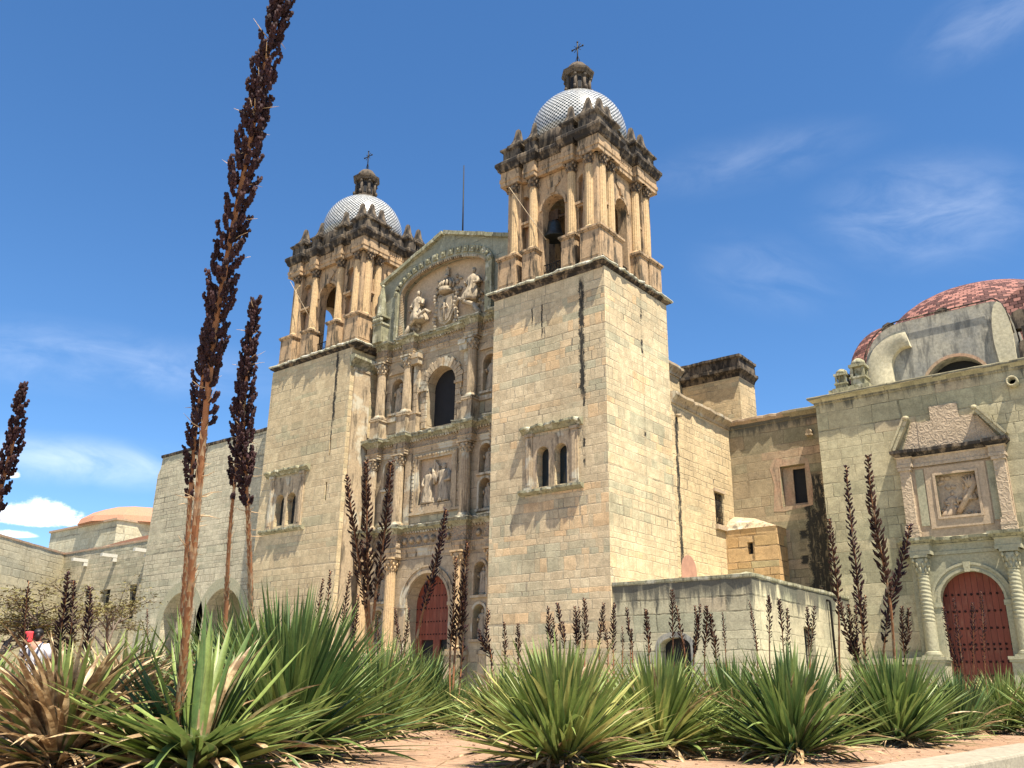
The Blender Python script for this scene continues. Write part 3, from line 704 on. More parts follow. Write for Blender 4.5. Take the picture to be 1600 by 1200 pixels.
    t = MB(); t.sweep(pb, [(-.27, 26.98), (-.03, 26.98), (-.03, 27.10), (-.10, 27.12), (-.10, 27.62), (-.02, 27.68), (.04, 27.74), (.04, 27.84), (-.27, 27.88)], True, .018, .3, rnd); part('attic', t, 'attic')
    # panels of the frieze
    pf = MB()
    for (mp, cc, L) in ((front(cy-bq+.37), cx, a), (right(cx+a-.37), cy, bq)):
        for k in range(9):
            u = cc-.72+k*.18; pf.prism(rect(u-.05, u+.05, 26.06, 26.36), -.03, 0, mp)
    part('frieze_panel', pf, 'belfry')
    # pinnacles
    pn = MB(); prof = [(.44,0),(.44,.08),(.38,.10),(.28,.27),(.205,.48),(.155,.74),(.115,1.04),(.085,1.16),(.0,1.19)]
    k2 = sqrt(2); pn.lathe([(r*k2, z) for r, z in prof], (0,0,0), 4, False, a0=pi/4, a1=2*pi+pi/4); first = None
    for (x, y) in mids+corners:
        x2 = cx+(x-cx)*.97; y2 = cy+(y-cy)*.97
        if first is None: first = part('pinnacle', pn, 'attic', None, None, (x2, y2, 27.86))
        else: copy_part(first, church, (x2, y2, 27.86))
    # dome with lantern and cross
    dr = MB(); R_ = 2.66; zc = 28.75
    dr.lathe([(R_+.02, 26.9), (R_+.02, 27.95), (R_-.02, 28.0)], (cx, cy, 0), 48); part('dome_drum', dr, 'attic')
    d = MB(); prof = [(R_, 27.9-zc), (R_, 0)]+[(R_*cos(pi/2*k/14), R_*1.03*sin(pi/2*k/14)) for k in range(1, 14)]+[(.5, R_*1.03*.985)]
    d.lathe(prof, (cx, cy, zc), 96, True, (uvn, uvn/(2*pi*R_))); dome = part('dome', d, 'dome')
    z0 = zc+R_*1.03-.16
    l = MB(); oc = lambda r: r/cos(pi/8)
    l.lathe([(oc(.98), z0-.25), (oc(.98), z0+.02), (oc(.88), z0+.06), (oc(.80), z0+.16), (oc(.72), z0+.2)], (cx, cy, 0), 8, False, a0=pi/8, a1=2*pi+pi/8)
    l.lathe([(oc(.56), z0+.2), (oc(.56), z0+1.45)], (cx, cy, 0), 8, False, a0=pi/8, a1=2*pi+pi/8)
    for j in range(8):
        an = pi/8+j*pi/4; l.tube([(cx+.68*cos(an), cy+.68*sin(an), z0+.2), (cx+.66*cos(an), cy+.66*sin(an), z0+1.42)], [.10, .085], 8)
        l.blob((cx+.80*cos(an), cy+.80*sin(an), z0+.42), .10, .10, .17, 6, 4); l.blob((cx+.74*cos(an), cy+.74*sin(an), z0+1.28), .10, .10, .10, 6, 4)
    l.lathe([(oc(.74), z0+1.42), (oc(.78), z0+1.52), (oc(.86), z0+1.6), (oc(.88), z0+1.72), (oc(.70), z0+1.78)], (cx, cy, 0), 8, False, a0=pi/8, a1=2*pi+pi/8)
    l.lathe([(.66, z0+1.75), (.66, z0+1.85), (.60, z0+2.08), (.44, z0+2.30), (.22, z0+2.43), (.05, z0+2.47)], (cx, cy, 0), 20)
    part('lantern', l, 'lantern', dome)
    pn_ = MB()
    for j in range(8):
        an = j*pi/4; c_, s_ = cos(an), sin(an)
        pn_.obox((cx+.565*c_, cy+.565*s_, z0+.85), Vector((-s_, c_, 0))*.10, Vector((c_, s_, 0))*.02, Vector((0,0,.36)))
    part('lantern_opening', pn_, 'dark', dome)
    x = MB(); zx = z0+2.45; x.tube([(cx, cy, zx), (cx, cy, zx+1.5)], .035, 6)
    x.tube([(cx-.36, cy, zx+1.12), (cx+.36, cy, zx+1.12)], .032, 6)
    for (dx, dz) in ((.36, 1.12), (-.36, 1.12), (0, 1.52)): x.blob((cx+dx, cy, zx+dz), .07, .05, .07, 6, 4)
    for q in (-1, 1):
        for s in (-1, 1): x.tube([(cx, cy, zx+1.12), (cx+q*.22, cy, zx+1.12+s*.22)], .018, 5)
        x.tube([(cx+q*.16, cy, zx+.02), (cx+q*.10, cy, zx+.35), (cx, cy, zx+.62)], .018, 5)
    part('cross', x, 'iron', dome)
    # railings in the four openings
    for (mp, cc, L) in ((front(cy-ib+.1), cx, ia), (right(cx+ia-.1), cy, ib), (back(cy+ib-.1), cx, ia), (left(cx-ia+.1), cy, ib)):
        h = (.70 if a < 3.5 else .82); r = MB()
        for k in range(13):
            u = cc-h+2*h*k/12; r.prism(rect(u-.014, u+.014, 19.41, 20.45), -.014, .014, mp)
        for z in (19.55, 20.42): r.prism(rect(cc-h, cc+h, z-.02, z+.02), -.02, .02, mp)
        for k in range(6):
            u = cc-h+2*h*(k+.5)/6
            r.prism(band(u, .06, .085, 19.98, 19.98)+[], -.008, .008, mp)
        part('railing', r, 'iron')
RCX, RCY, RA, RB = -24.03, 34.92, 3.2, 2.92
LCX, LCY, LA, LB = -41.78, 35.1, 3.72, 2.98
belfry(RCX, RCY, RA, RB, 1.22, random.Random(11), None, 144)
belfry(LCX, LCY, LA, LB, 1.22, random.Random(12), None, 144)
b = MB(); b.tube([(-26.5, 32.0, 25.3), (-24.3, 32.35, 21.6)], .018, 5); b.tube([(-44.9, 32.0, 25.1), (-42.0, 32.35, 20.9)], .018, 5); part('rope', b, 'trim')
# the bell
bell = thing('bell', 'bronze bell hanging in the arch of the right-hand bell tower', 'bell', (-24.45, 33.25, 22.1))
b = MB(); b.lathe([(.60,0),(.58,.04),(.50,.16),(.40,.40),(.35,.72),(.31,.90),(.20,1.0),(.0,1.03)], (-24.45, 33.25, 22.1), 24); b.lathe([(.50,0.01),(.42,.2),(.3,.8),(0,.9)], (-24.45, 33.25, 22.1), 24); part('bell_body', b, 'bronze', bell)
b = MB(); b.box(-24.45-.3, -24.45+.3, 33.13, 33.37, 23.12, 23.7); b.tube([(-25.4, 33.25, 23.3), (-23.3, 33.25, 23.3)], .07, 8); part('headstock', b, 'wood', bell)

# ---- facade between the towers
UC = -32.78
FL, FR = LU1, RU0
def fac(name, outer, holes, v0, v1, mat, label=None):
    b = MB(); b.holed(outer, holes, 0, v1-v0, front(v0)); return part(name, b, mat, None, label)
def nch(off, hw, z0, zs): return arch(UC+off, hw, z0, zs, None, 10)
NO = 3.55
low_h = [[(UC-1.5, 0.2), (UC+1.5, .2)]+[(UC+1.5*cos(pi*k/16), 4.2+1.5*sin(pi*k/16)) for k in range(17)]]
mid_h = []; up_h = [arch(UC, 1.07, 13.72, 16.05, None, 16)]
for s in (-1, 1):
    low_h += [nch(s*NO, .37, 2.35, 3.62), nch(s*NO, .37, 4.42, 5.66)]
    mid_h += [nch(s*NO, .37, 8.68, 9.9), nch(s*NO, .37, 10.55, 11.72)]
    up_h += [nch(s*3.5, .45, 15.05, 16.65)]
mid_h += [rect(UC-1.22, UC+1.22, 9.35, 11.9)]
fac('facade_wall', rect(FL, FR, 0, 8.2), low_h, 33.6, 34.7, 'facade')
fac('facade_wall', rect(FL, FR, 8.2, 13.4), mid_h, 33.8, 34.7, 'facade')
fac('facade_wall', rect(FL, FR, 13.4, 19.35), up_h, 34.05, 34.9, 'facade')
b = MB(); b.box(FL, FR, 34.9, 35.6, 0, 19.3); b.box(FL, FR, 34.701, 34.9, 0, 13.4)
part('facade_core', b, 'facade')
for s in (-1, 1):
    for (z0, z1, v, o) in ((2.3, 6.1, 34.12, NO), (8.6, 12.15, 34.3, NO), (15.0, 17.15, 34.55, 3.5)): b = MB(); b.box(UC+s*o-.5, UC+s*o+.5, v, v+.04, z0, z1); part('niche_back', b, 'tymp')
b = MB(); b.box(UC-1.15, UC+1.15, 34.62, 34.66, 13.6, 17.3); part('window', b, 'dark', None, 'tall dark arched window above the portal')
# portal door
b = MB(); b.holed([(UC-1.52, .2), (UC+1.52, .2)]+[(UC+1.52*cos(pi*k/16), 4.2+1.52*sin(pi*k/16)) for k in range(17)], [rect(UC-1.02, UC-.2, .25, 2.45), rect(UC+.24, UC+1.0, .25, 2.45)], 0, .12, front(34.38))
door = part('main_door', b, 'door', None, 'studded red door under the main arch with two dark wickets open')
b = MB(); b.box(UC-1.3, UC+1.3, 34.52, 34.56, .2, 2.6); part('wicket_opening', b, 'dark', door)
b = MB()
for z in (2.72, 3.35, 4.0, 4.65, 5.25):
    w_ = 1.42 if z < 4.2 else sqrt(max(.05, 1.5**2-(z-4.2)**2))-.1
    k = int(w_*2/.2)
    for j in range(k+1): b.blob((UC-w_+2*w_*j/k, 34.37, z), .042, .035, .042, 6, 4)
part('door_stud', b, 'stud', door)
# archivolts and trims
b = MB(); b.prism(band(UC, 1.52, 1.66, 4.2, 4.2), -.09, -.004, front(33.6)); b.prism(band(UC, 1.66, 1.90, 4.2, 4.2), -.05, -.004, front(33.6)); b.prism(band(UC, 1.84, 1.93, 4.2, 4.2), -.11, -.052, front(33.6))
for s in (-1, 1):
    x0, x1 = sorted((UC+s*1.50, UC+s*1.98)); b.box(x0, x1, 33.46, 33.597, 4.02, 4.2); b.box(x0+.04, x1-.04, 33.5, 33.596, 3.9, 4.02); b.box(x0+.05, x1-.05, 33.53, 33.595, .2, 3.9)
part('portal_arch', b, 'trim')
b = MB()
for k in range(17):                              # voussoirs round the upper window, jamb blocks below
    a0, a1 = pi*k/17+.012, pi*(k+1)/17-.012; ro = 1.68 if k % 2 else 1.58
    b.prism([(UC+1.09*cos(a0), 16.05+1.09*sin(a0)), (UC+ro*cos(a0), 16.05+ro*sin(a0)), (UC+ro*cos(a1), 16.05+ro*sin(a1)), (UC+1.09*cos(a1), 16.05+1.09*sin(a1))], -.12 if k != 8 else -.2, -.004, front(34.05))
for s in (-1, 1):
    for k in range(6):
        x0, x1 = sorted((UC+s*1.09, UC+s*(1.52 if k % 2 else 1.44))); b.box(x0, x1, 33.95, 34.046, 13.75+k*.37, 13.75+k*.37+.34)
    x0, x1 = sorted((UC+s*1.05, UC+s*1.66)); b.box(x0, x1, 33.84, 34.045, 15.9, 16.05)
    x0, x1 = sorted((UC+s*1.72, UC+s*2.12))       # pilasters beside the window
    for k in range(7): b.box(x0+.03, x1-.03, 33.86, 34.045, 14.72+k*.41, 14.72+k*.41+.38)
    b.box(x0, x1, 33.90, 34.044, 13.6, 17.6)
part('window_surround', b, 'trim')
b = MB()
for s in (-1, 1):
    for (z, hw, v, o) in ((3.62, .37, 33.6, NO), (5.66, .37, 33.6, NO), (9.9, .37, 33.8, NO), (11.72, .37, 33.8, NO), (16.65, .45, 34.05, 3.5)):
        z0 = {3.62: 2.35, 5.66: 4.42, 9.9: 8.68, 11.72: 10.55, 16.65: 15.05}[z]
        b = MB(); b.prism(band(UC+s*o, hw+.01, hw+.13, z0, z), -.07, -.004, front(v)); b.box(UC+s*o-hw-.18, UC+s*o+hw+.18, v-.16, v-.005, z0-.12, z0); part('niche_frame', b, 'trim')
    b = MB(); b.prism([(UC+s*3.5-.75, 17.42), (UC+s*3.5+.75, 17.42), (UC+s*3.5+.1, 17.95), (UC+s*3.5-.1, 17.95)], -.14, -.004, front(34.05)); b.box(UC+s*3.5-.7, UC+s*3.5+.7, 33.92, 34.044, 14.55, 14.8); part('niche_pediment', b, 'trim')
# entablatures with ressauts over the columns
CI, CO = 2.45, 4.62
def fpath(v, p, hw=.42):
    pts = [(FL, v)]
    for o in (-CO, -CI, CI, CO): pts += [(UC+o-hw, v), (UC+o-hw, v-p), (UC+o+hw, v-p), (UC+o+hw, v)]
    return pts+[(FR, v)]
def entab(z0, z1, z2, z3, v, seed, p=.42):
    e = MB(); e.sweep(fpath(v, p), [(-.02, z0), (.04, z0), (.04, z0+(z1-z0)*.45), (.07, z0+(z1-z0)*.5), (.07, z1-.05), (.11, z1), (-.02, z1)]); part('architrave', e, 'trim')
    f = MB(); f.sweep(fpath(v, p), [(-.02, z1-.001), (.03, z1-.001), (.03, z2), (-.02, z2)]); part('frieze', f, 'carved')
    c = MB(); c.sweep(fpath(v, p), [(-.02, z2-.002), (.05, z2-.002), (.10, z2+.08), (.22, z2+(z3-z2)*.5), (.32, z2+(z3-z2)*.62), (.32, z3-.05), (.15, z3), (-.02, z3+.02)], False, .035, .28, random.Random(seed)); part('cornice', c, 'lichen')
    c = MB(); c.sweep(fpath(v, p), [(-.02, z3-.04), (.335, z3-.045), (.35, z3+.02), (.1, z3+.06), (-.02, z3+.065)], False, .03, .2, random.Random(seed+50)); part('cornice_cap', c, 'cap')  # pale strip with the lit top edge put into its colour
    d = MB(); x = FL+.1
    while x < FR-.2:
        if all(abs(x+.05-UC-o) > .5 for o in (-CO, -CI, CI, CO)): d.box(x, x+.09, v-.17, v-.02, z2-.005, z2+.09)
        x += .19
    part('dentils', d, 'trim')
entab(6.62, 7.12, 7.85, 8.25, 33.6, 21); entab(12.3, 12.62, 12.98, 13.42, 33.8, 22); entab(18.25, 18.55, 19.0, 19.4, 34.05, 23)
rr = random.Random(4)
for k in range(20):                              # rosettes along the lower frieze
    u = FL+.5+k*.52
    if all(abs(u-UC-o) > .6 for o in (-CO, -CI, CI, CO)):
        r = MB(); r.lathe([(.0,0),(.16,.0),(.2,.03),(.14,.06),(.16,.08),(.05,.11),(0,.12)], (0,0,0), 12)
        n_ = len(r.v)-0
        for i in range(n_-7*12, n_): p = r.v[i]; r.v[i] = Vector((u+p.x, 33.575-p.z, 7.48+p.y))
        part('rosette', r, 'trim')
# columns
lowc = col_mb(4.82, .29, 14, True, .68); midc = col_mb(3.98, .27, 14, True, .58); upc = col_mb(3.5, .27, 14, True, .72)
lp = MB(); lp.box(-.42, .42, -.42, .42, .0, 1.6); lp.box(-.47, .47, -.47, .47, 0, .2); lp.box(-.48, .48, -.48, .48, 1.42, 1.6)
upd = MB(); upd.box(-.36, .36, -.36, .36, 0, 1.14); upd.box(-.42, .42, -.42, .42, 1.14, 1.24); upd.box(-.4, .4, -.4, .4, 0, .12)
f1 = f2 = f3 = f4 = f5 = None
for o in (-CO, -CI, CI, CO):
    x = UC+o
    if f1 is None:
        f1 = part('column', lowc, 'belfry_col', None, None, (x, 33.28, 1.80)); f2 = part('column', midc, 'trim', None, None, (x, 33.48, 8.3)); f3 = part('column', upc, 'trim', None, None, (x, 33.74, 14.72))
        f4 = part('pedestal', lp, 'trim', None, None, (x, 33.22, .2)); f5 = part('pedestal', upd, 'trim', None, None, (x, 33.74, 13.43))
    else:
        copy_part(f1, church, (x, 33.28, 1.80)); copy_part(f2, church, (x, 33.48, 8.3)); copy_part(f3, church, (x, 33.74, 14.72)); copy_part(f4, church, (x, 33.22, .2)); copy_part(f5, church, (x, 33.74, 13.43))
for s in (-1, 1):
    b = MB(); b.box(UC+s*2.0-.22, UC+s*2.0+.22, 33.7, 33.796, 8.3, 12.28)
    for k in range(6): x0, x1 = sorted((UC+s*1.92, UC+s*2.0)); b.box(UC+s*1.78-.16, UC+s*1.78+.16, 33.76, 33.795, 8.9+k*.5, 8.9+k*.5+.42)
    b.box(UC+s*1.92-.34, UC+s*1.92+.34, 33.62, 34.043, 17.6, 18.2); b.box(UC+s*1.92-.4, UC+s*1.92+.4, 33.55, 34.042, 17.95, 18.22); b.box(UC+s*1.92-.36, UC+s*1.92+.36, 33.66, 34.041, 13.45, 14.6); b.box(UC+s*1.92-.42, UC+s*1.92+.42, 33.6, 34.04, 14.6, 14.72); part('pilaster', b, 'trim')
# relief panel of the middle tier
b = MB(); b.holed(rect(UC-1.62, UC+1.62, 9.0, 12.12), [rect(UC-1.35, UC+1.35, 9.25, 12.0)], -.10, -.004, front(33.8)); b.holed(rect(UC-1.37, UC+1.37, 9.27, 12.02), [rect(UC-1.2, UC+1.2, 9.38, 11.88)], -.05, -.006, front(33.8))
b.box(UC-1.95, UC+1.95, 33.66, 33.79, 8.86, 8.99)
for k in range(14): b.box(UC-1.5+k*.22, UC-1.5+k*.22+.13, 33.64, 33.72, 12.02, 12.1)
for k in range(13): b.box(UC-1.6, UC-1.5, 33.64, 33.71, 9.1+k*.22, 9.1+k*.22+.14)
part('relief_frame', b, 'trim')
b = MB(); b.box(UC-1.3, UC+1.3, 33.98, 34.02, 9.3, 11.95); part('relief_ground', b, 'tymp')

def figure(b, x, y, z, H, depth=1.0, lean=0.0, kneel=False, arms=((-.5, -.3), (.5, -.2)), rnd=random, mitre=False, mir=1):
    """robed stone figure: lofted robe with folds, shoulders, head and two bent arms"""
    n = 26; ph = rnd.uniform(0, 6)
    if kneel: prof = [(.25,.22,0,.20),(.27,.22,.07,.18),(.235,.2,.2,.11),(.17,.16,.34,.03),(.135,.13,.46,0),(.155,.135,.58,0),(.185,.14,.68,0),(.13,.10,.75,0),(.055,.06,.80,0)]
    else: prof = [(.25,.18,0,0),(.235,.17,.05,0),(.21,.155,.25,.01),(.19,.145,.45,.0),(.165,.125,.58,0),(.175,.13,.68,0),(.20,.135,.76,0),(.155,.11,.81,0),(.065,.065,.845,0)]
    rings = []
    for k, (rx, ry, h, fo) in enumerate(prof):
        row = []; fold = .085 if h < .7 else .02
        for j in range(n):
            a = 2*pi*j/n; q = 1+fold*2.2*sin(a*6+ph+h*1.5)+fold*sin(a*11+ph*2)
            row.append(b.vert((x+mir*(lean*h+fo*.5)*H+rx*H*q*cos(a), y+(ry*H*q*sin(a))*depth, z+h*H)))
        rings.append(row)
    for k in range(len(prof)-1):
        for j in range(n): b.face((rings[k][j], rings[k][(j+1)%n], rings[k+1][(j+1)%n], rings[k+1][j]), None, True)
    b.face(list(reversed(rings[0]))); b.face(rings[-1])
    hx = x+mir*lean*.92*H; b.blob((hx, y-.03, z+.90*H), .066*H, .075*H*max(depth,.7), .088*H, 10, 8)
    b.blob((hx, y-.07*H*max(depth,.6), z+.905*H), .014*H, .02*H, .018*H, 5, 4)            # nose
    b.blob((hx, y+.012, z+.935*H), .07*H, .075*H*max(depth,.6), .075*H, 9, 6)             # hair or hood
    if mitre: b.lathe([(.055*H,0),(.065*H,.07*H),(.0,.15*H)], (hx, y, z+.97*H), 8)
    sz = (.74 if not kneel else .68)*H
    for (ax, az) in arms:
        sx = 1 if ax > 0 else -1; X0 = x+mir*lean*.75*H
        p0 = (X0+sx*.17*H, y, z+sz); p1 = (X0+sx*.22*H, y-.05*H*depth, z+sz-.19*H); p2 = (X0+ax*.24*H, y-.17*H*depth-.02, z+sz-.19*H-az*.3*H)
        b.tube([p0, p1, p2], [.06*H, .055*H, .032*H], 8); b.blob(p2, .032*H, .03*H, .04*H, 6, 5)
rf = random.Random(31)
b = MB(); figure(b, UC-.62, 33.95, 9.42, 1.95, .75, .06, False, ((-.5, .2), (1.2, -.9)), rf); figure(b, UC+.62, 33.95, 9.42, 2.1, .75, -.05, False, ((.5, .1), (-1.2, -.9)), rf, mir=1)
b.box(UC-.26, UC+.24, 33.80, 33.99, 10.75, 11.35); b.prism([(UC-.3, 11.35), (UC+.28, 11.35), (UC+.0, 11.65)], 33.80, 33.98, lambda u, z, d: (u, d, z)); b.box(UC-.12, UC-.0, 33.78, 33.99, 11.2, 11.75)
for k in range(9): b.blob((UC-1.0+k*.25, 33.97, 9.45+rf.uniform(0, .1)), .16, .08, .10, 7, 5)
part('carved_relief', b, 'statue')

# ---- pediment
PV = 33.7
outer = [(FL, 19.38), (FR, 19.38), (FR, 23.25), (UC+4.9, 23.45), (UC+.05, 25.25), (UC-4.72, 23.42), (FL, 22.75)]
hole = [(UC-3.4, 19.42), (UC+3.38, 19.42), (UC+3.38, 22.35)]+[(UC+3.38*cos(pi*k/18), 22.35+1.28*sin(pi*k/18)) for k in range(1, 18)]+[(UC-3.4, 22.35)]
fac('pediment', outer, [hole], PV, 34.6, 'green')
b = MB(); b.box(UC-3.6, UC+3.6, 34.28, 34.32, 19.38, 23.8); part('tympanum', b, 'tymp')
b = MB()                                          # gable coping of single blocks
for (x0, z0, x1, z1) in ((UC-5.0, 23.30, UC+.04, 25.24), (UC+.06, 25.24, UC+5.2, 23.35)):
    L = sqrt((x1-x0)**2+(z1-z0)**2); n_ = int(L/.62); d = Vector((x1-x0, 0, z1-z0))/L; up_ = Vector((-d.z, 0, d.x))
    for k in range(n_):
        c = Vector((x0, PV+.3, z0))+d*(L*(k+.5)/n_)+up_*(.10+rf.uniform(-.015, .015)); b.obox(c, d*(L/n_/2-.012), Vector((0, .55, 0)), up_*.11)
part('gable_coping', b, 'lichen')
b = MB()
for k in range(19):                               # square coffers with rosettes round the arch
    a = pi*(k+.5)/19; c, s_ = cos(a), sin(a); p = Vector((UC+3.72*c, PV-.03, 22.38+1.60*s_)); tx = Vector((-s_*3.7, 0, c*1.6)).normalized(); ty = Vector((c*1.6, 0, s_*3.7)).normalized()
    b.obox(p, tx*.19, Vector((0,.06,0)), ty*.19); b.blob(p-Vector((0,.07,0)), .11, .05, .11, 7, 5)
for s in (-1, 1):
    for k in range(5): p = Vector((UC+s*3.66, PV-.03, 19.8+k*.5)); b.obox(p, Vector((.16,0,0)), Vector((0,.05,0)), Vector((0,0,.2)))
    x0, x1 = sorted((UC+s*3.42, UC+s*3.62)); b.box(x0, x1, PV-.2, PV-.081, 19.42, 22.4)
part('arch_coffers', b, 'lichen')
b = MB()
for k in range(64):                               # dentils on the inner edge of the arch
    a = pi*(k+.5)/64; b.obox((UC+3.34*cos(a), PV+.12, 22.33+1.24*sin(a)), Vector((.035,0,0)), Vector((0,.14,0)), Vector((0,0,.07)))
for k in range(26):
    b.obox((UC-3.36, PV+.12, 19.6+k*.105), Vector((.06,0,0)), Vector((0,.14,0)), Vector((0,0,.03)))
part('arch_dentils', b, 'trim')
b = MB(); zb = 19.62                              # coat of arms with crown
sh = [(UC-.62, zb+1.85), (UC+.62, zb+1.85), (UC+.66, zb+.8), (UC+.4, zb+.25), (UC, zb+.05), (UC-.4, zb+.25), (UC-.66, zb+.8)]
b.prism(sh, 34.02, 34.27, lambda u, z, d: (u, d, z))
b.prism([(UC+(u-UC)*.8, zb+1+(z-zb-1)*.82) for u, z in sh], 33.96, 34.05, lambda u, z, d: (u, d, z))
for s in (-1, 1):
    for k in range(9):
        a = k*.62; b.blob((UC+s*(.78+.10*sin(a*1.7)), 34.05, zb+.1+k*.24), .16, .12, .15, 7, 5)
    b.tube([(UC+s*.2, 34.0, zb+.6), (UC+s*.35, 33.95, zb+1.0), (UC+s*.15, 33.95, zb+1.3), (UC, 33.95, zb+1.0)], .05, 6)
b.tube([(UC, 33.93, zb+.35), (UC, 33.93, zb+1.6)], .05, 6); b.tube([(UC-.3, 33.93, zb+1.1), (UC+.3, 33.93, zb+1.1)], .05, 6)
b.lathe([(.44,0),(.48,.1),(.43,.16),(.46,.26)], (UC, 34.1, zb+2.05), 18)
for k in range(7): a = pi+pi*(k)/6; b.tube([(UC+.44*cos(a), 34.1+.3*sin(a), zb+2.30), (UC+.54*cos(a), 34.1+.36*sin(a), zb+2.58), (UC+.2*cos(a), 34.1+.1*sin(a), zb+2.95)], [.08,.08,.05], 6)
b.blob((UC, 34.0, zb+3.05), .16, .14, .14, 8, 6); figure(b, UC, 34.1, zb+3.15, .62, .7, 0, False, ((-.5, 0), (.5, 0)), rf)
for k in range(22): b.blob((UC+rf.uniform(-1.0, 1.0), 34.2, zb+2.0+rf.uniform(-.1, 1.0)), rf.uniform(.08, .16), .1, rf.uniform(.08, .16), 6, 5)
part('coat_of_arms', b, 'statue')
for s in (-1, 1):
    b = MB(); figure(b, UC+s*2.15, 33.9, 20.3 if s < 0 else 20.55, 2.0, .9, -.05*s, True, ((.8*-s, -.1), (.6*s, .1)), rf, mir=-s)
    b.tube([(UC+s*2.75, 33.8, 20.0), (UC+s*2.1, 33.62, 20.35), (UC+s*1.3, 33.75, 20.85), (UC+s*1.0, 33.85, 20.6)], [.13,.12,.09,.13], 8)
    b.tube([(UC+s*2.9, 33.75, 19.5), (UC+s*2.5, 33.7, 20.1)], [.18,.12], 8)
    for k in range(16): b.blob((UC+s*(2.6+rf.uniform(-.6, .45)), 34.12, 20.6+rf.uniform(-.7, 1.3)), rf.uniform(.05,.13), .14, rf.uniform(.06,.16), 7, 5)
    part('carved_figure', b, 'statue')
# pinnacles beside the pediment
b = MB()
for s in (-1,):
    x = UC+s*CO; b.box(x-.36, x+.36, 33.1, 33.69, 19.4, 20.5); b.box(x-.42, x+.42, 33.04, 33.69, 20.5, 20.62)
    for k in range(5): b.blob((x-.3+k*.15, 33.1, 20.8), .13, .13, .17, 6, 5)
    b.box(x-.44, x+.44, 33.02, 33.69, 20.98, 21.1)
    b.lathe([(.36, 0), (.30, .1), (.2, 1.3), (.12, 1.7), (.1, 1.9)], (x, 33.36, 21.1), 8, False); b.blob((x, 33.36, 23.08), .12, .12, .14, 8, 6)
part('pinnacle', b, 'lichen')
b = MB(); x = UC+3.75; b.box(x-.2, x+.2, 33.42, 33.69, 19.4, 22.4); b.blob((x, 33.5, 22.55), .22, .2, .25, 8, 6)
part('jamb_pilaster', b, 'lichen')
b = MB(); b.tube([(-33.6, 36.2, 24.3), (-33.75, 36.2, 31.6)], [.06, .03], 6); part('lightning_rod', b, 'iron')
b = MB(); b.holed([(FL, 22.4), (FR, 22.4), (FR, 23.2), (UC, 25.2), (FL, 22.9)], [], 0, 8, front(34.62)); part('roof', b, 'trim')
b = MB(); b.box(-38.2, -27.36, 35.6, 50, 0, 22.4); part('nave_wall', b, 'nave')

# ---- statues standing in the niches (things of their own)
def statue(x, y, z, H, label, seed, mitre=False, arms=((-.5, -.3), (.5, -.2))):
    r_ = random.Random(seed); b = MB(); figure(b, x, y, z+.12, H, .9, 0, False, arms, r_, mitre)
    b.lathe([(.3*H*.7,0),(.3*H*.7,.08),(.26*H*.7,.12)], (x, y, z), 12)
    o = b.build('statue', M['statue']); tag(o, label, 'statue', 'saint statues in the facade niches')
statue(UC-3.5, 34.3, 15.06, 1.75, 'stone saint in the left niche beside the tall dark window', 1)
statue(UC+3.5, 34.3, 15.06, 1.75, 'stone saint in the right niche beside the tall dark window', 2, True, ((-.6, -.2), (.7, -.9)))
for s, lr in ((-1, 'left'), (1, 'right')):
    for (z, v, h, nm, sd) in ((8.69, 34.08, 1.28, 'lower niche {} of the carved relief panel', 3), (10.56, 34.08, 1.24, 'upper niche {} of the carved relief panel', 4), (2.36, 33.9, 1.34, 'lower niche {} of the main red door', 5), (4.43, 33.9, 1.28, 'upper niche {} of the main red door', 6)):
        statue(UC+s*NO, v, z, h, 'small stone saint standing in the '+nm.format(lr), sd*7+s, False, ((-.5*(1 if sd % 2 else 1.4), -.3), (.6, -.8 if sd % 2 else .1)))

# ---- nave flank, clerestory, transept, recessed wall
NU, VI = RU1, 44.2
b = MB(); b.holed([(TV1, -1.5), (VI+.3, -1.5), (VI+.3, 13.75), (TV1, 13.75)], [rect(42.02, 42.98, 8.25, 9.95)], 0, .5, right(NU)); b.box(-26, NU-.5, TV1, VI+.3, 0, 13.7); part('nave_wall', b, 'nave')
b = MB(); b.sweep([(NU, TV1+.01), (NU, VI-.0)], CORN(13.72, 14.28, .34), False, .02, .35, random.Random(41)); b.box(-26, NU-.02, TV1+.01, VI+.3, 13.76, 14.26); part('nave_cornice', b, 'trim')
b = MB(); b.box(NU-.46, NU-.42, 41.9, 43.1, 8.1, 10.1); w = part('window', b, 'dark', None, 'small barred window low on the nave flank')
b = MB()
for k in range(6): b.tube([(NU-.08, 42.1+k*.16, 8.2), (NU-.08, 42.1+k*.16, 10)], .02, 5)
for k in range(6): b.tube([(NU-.08, 42.0, 8.4+k*.29), (NU-.08, 43.0, 8.4+k*.29)], .018, 5)
part('grille', b, 'iron', w)
b = MB(); b.box(NU, NU+.10, 41.9, 43.1, 9.96, 10.12); b.box(NU, NU+.16, 41.9, 43.1, 8.0, 8.24); part('window_frame', b, 'pinkp', w)
b = MB(); b.prism(arch(38.85, .74, 3.5, 5.55, .75, 14), -.02, -.003, right(NU)); part('blocked_arch', b, 'rose')
b = MB(); b.tube([(NU, 38.33, 13.15), (NU+.28, 38.33, 13.1)], .09, 8); part('waterspout', b, 'trim')
b = MB(); b.box(-38.1, -25.96, 38.3, 60, 14, 19.2); part('clerestory_wall', b, 'nave')
b = MB(); b.sweep([(-25.96, 38.3), (-25.96, 48.98)], CORN(19.15, 19.8, .4), False, .02, .35, random.Random(42)); part('clerestory_cornice', b, 'trim')
b = MB(); b.box(-25.9, -22.0, 49.0, 51.25, 13, 18.85); part('buttress_tower', b, 'nave')
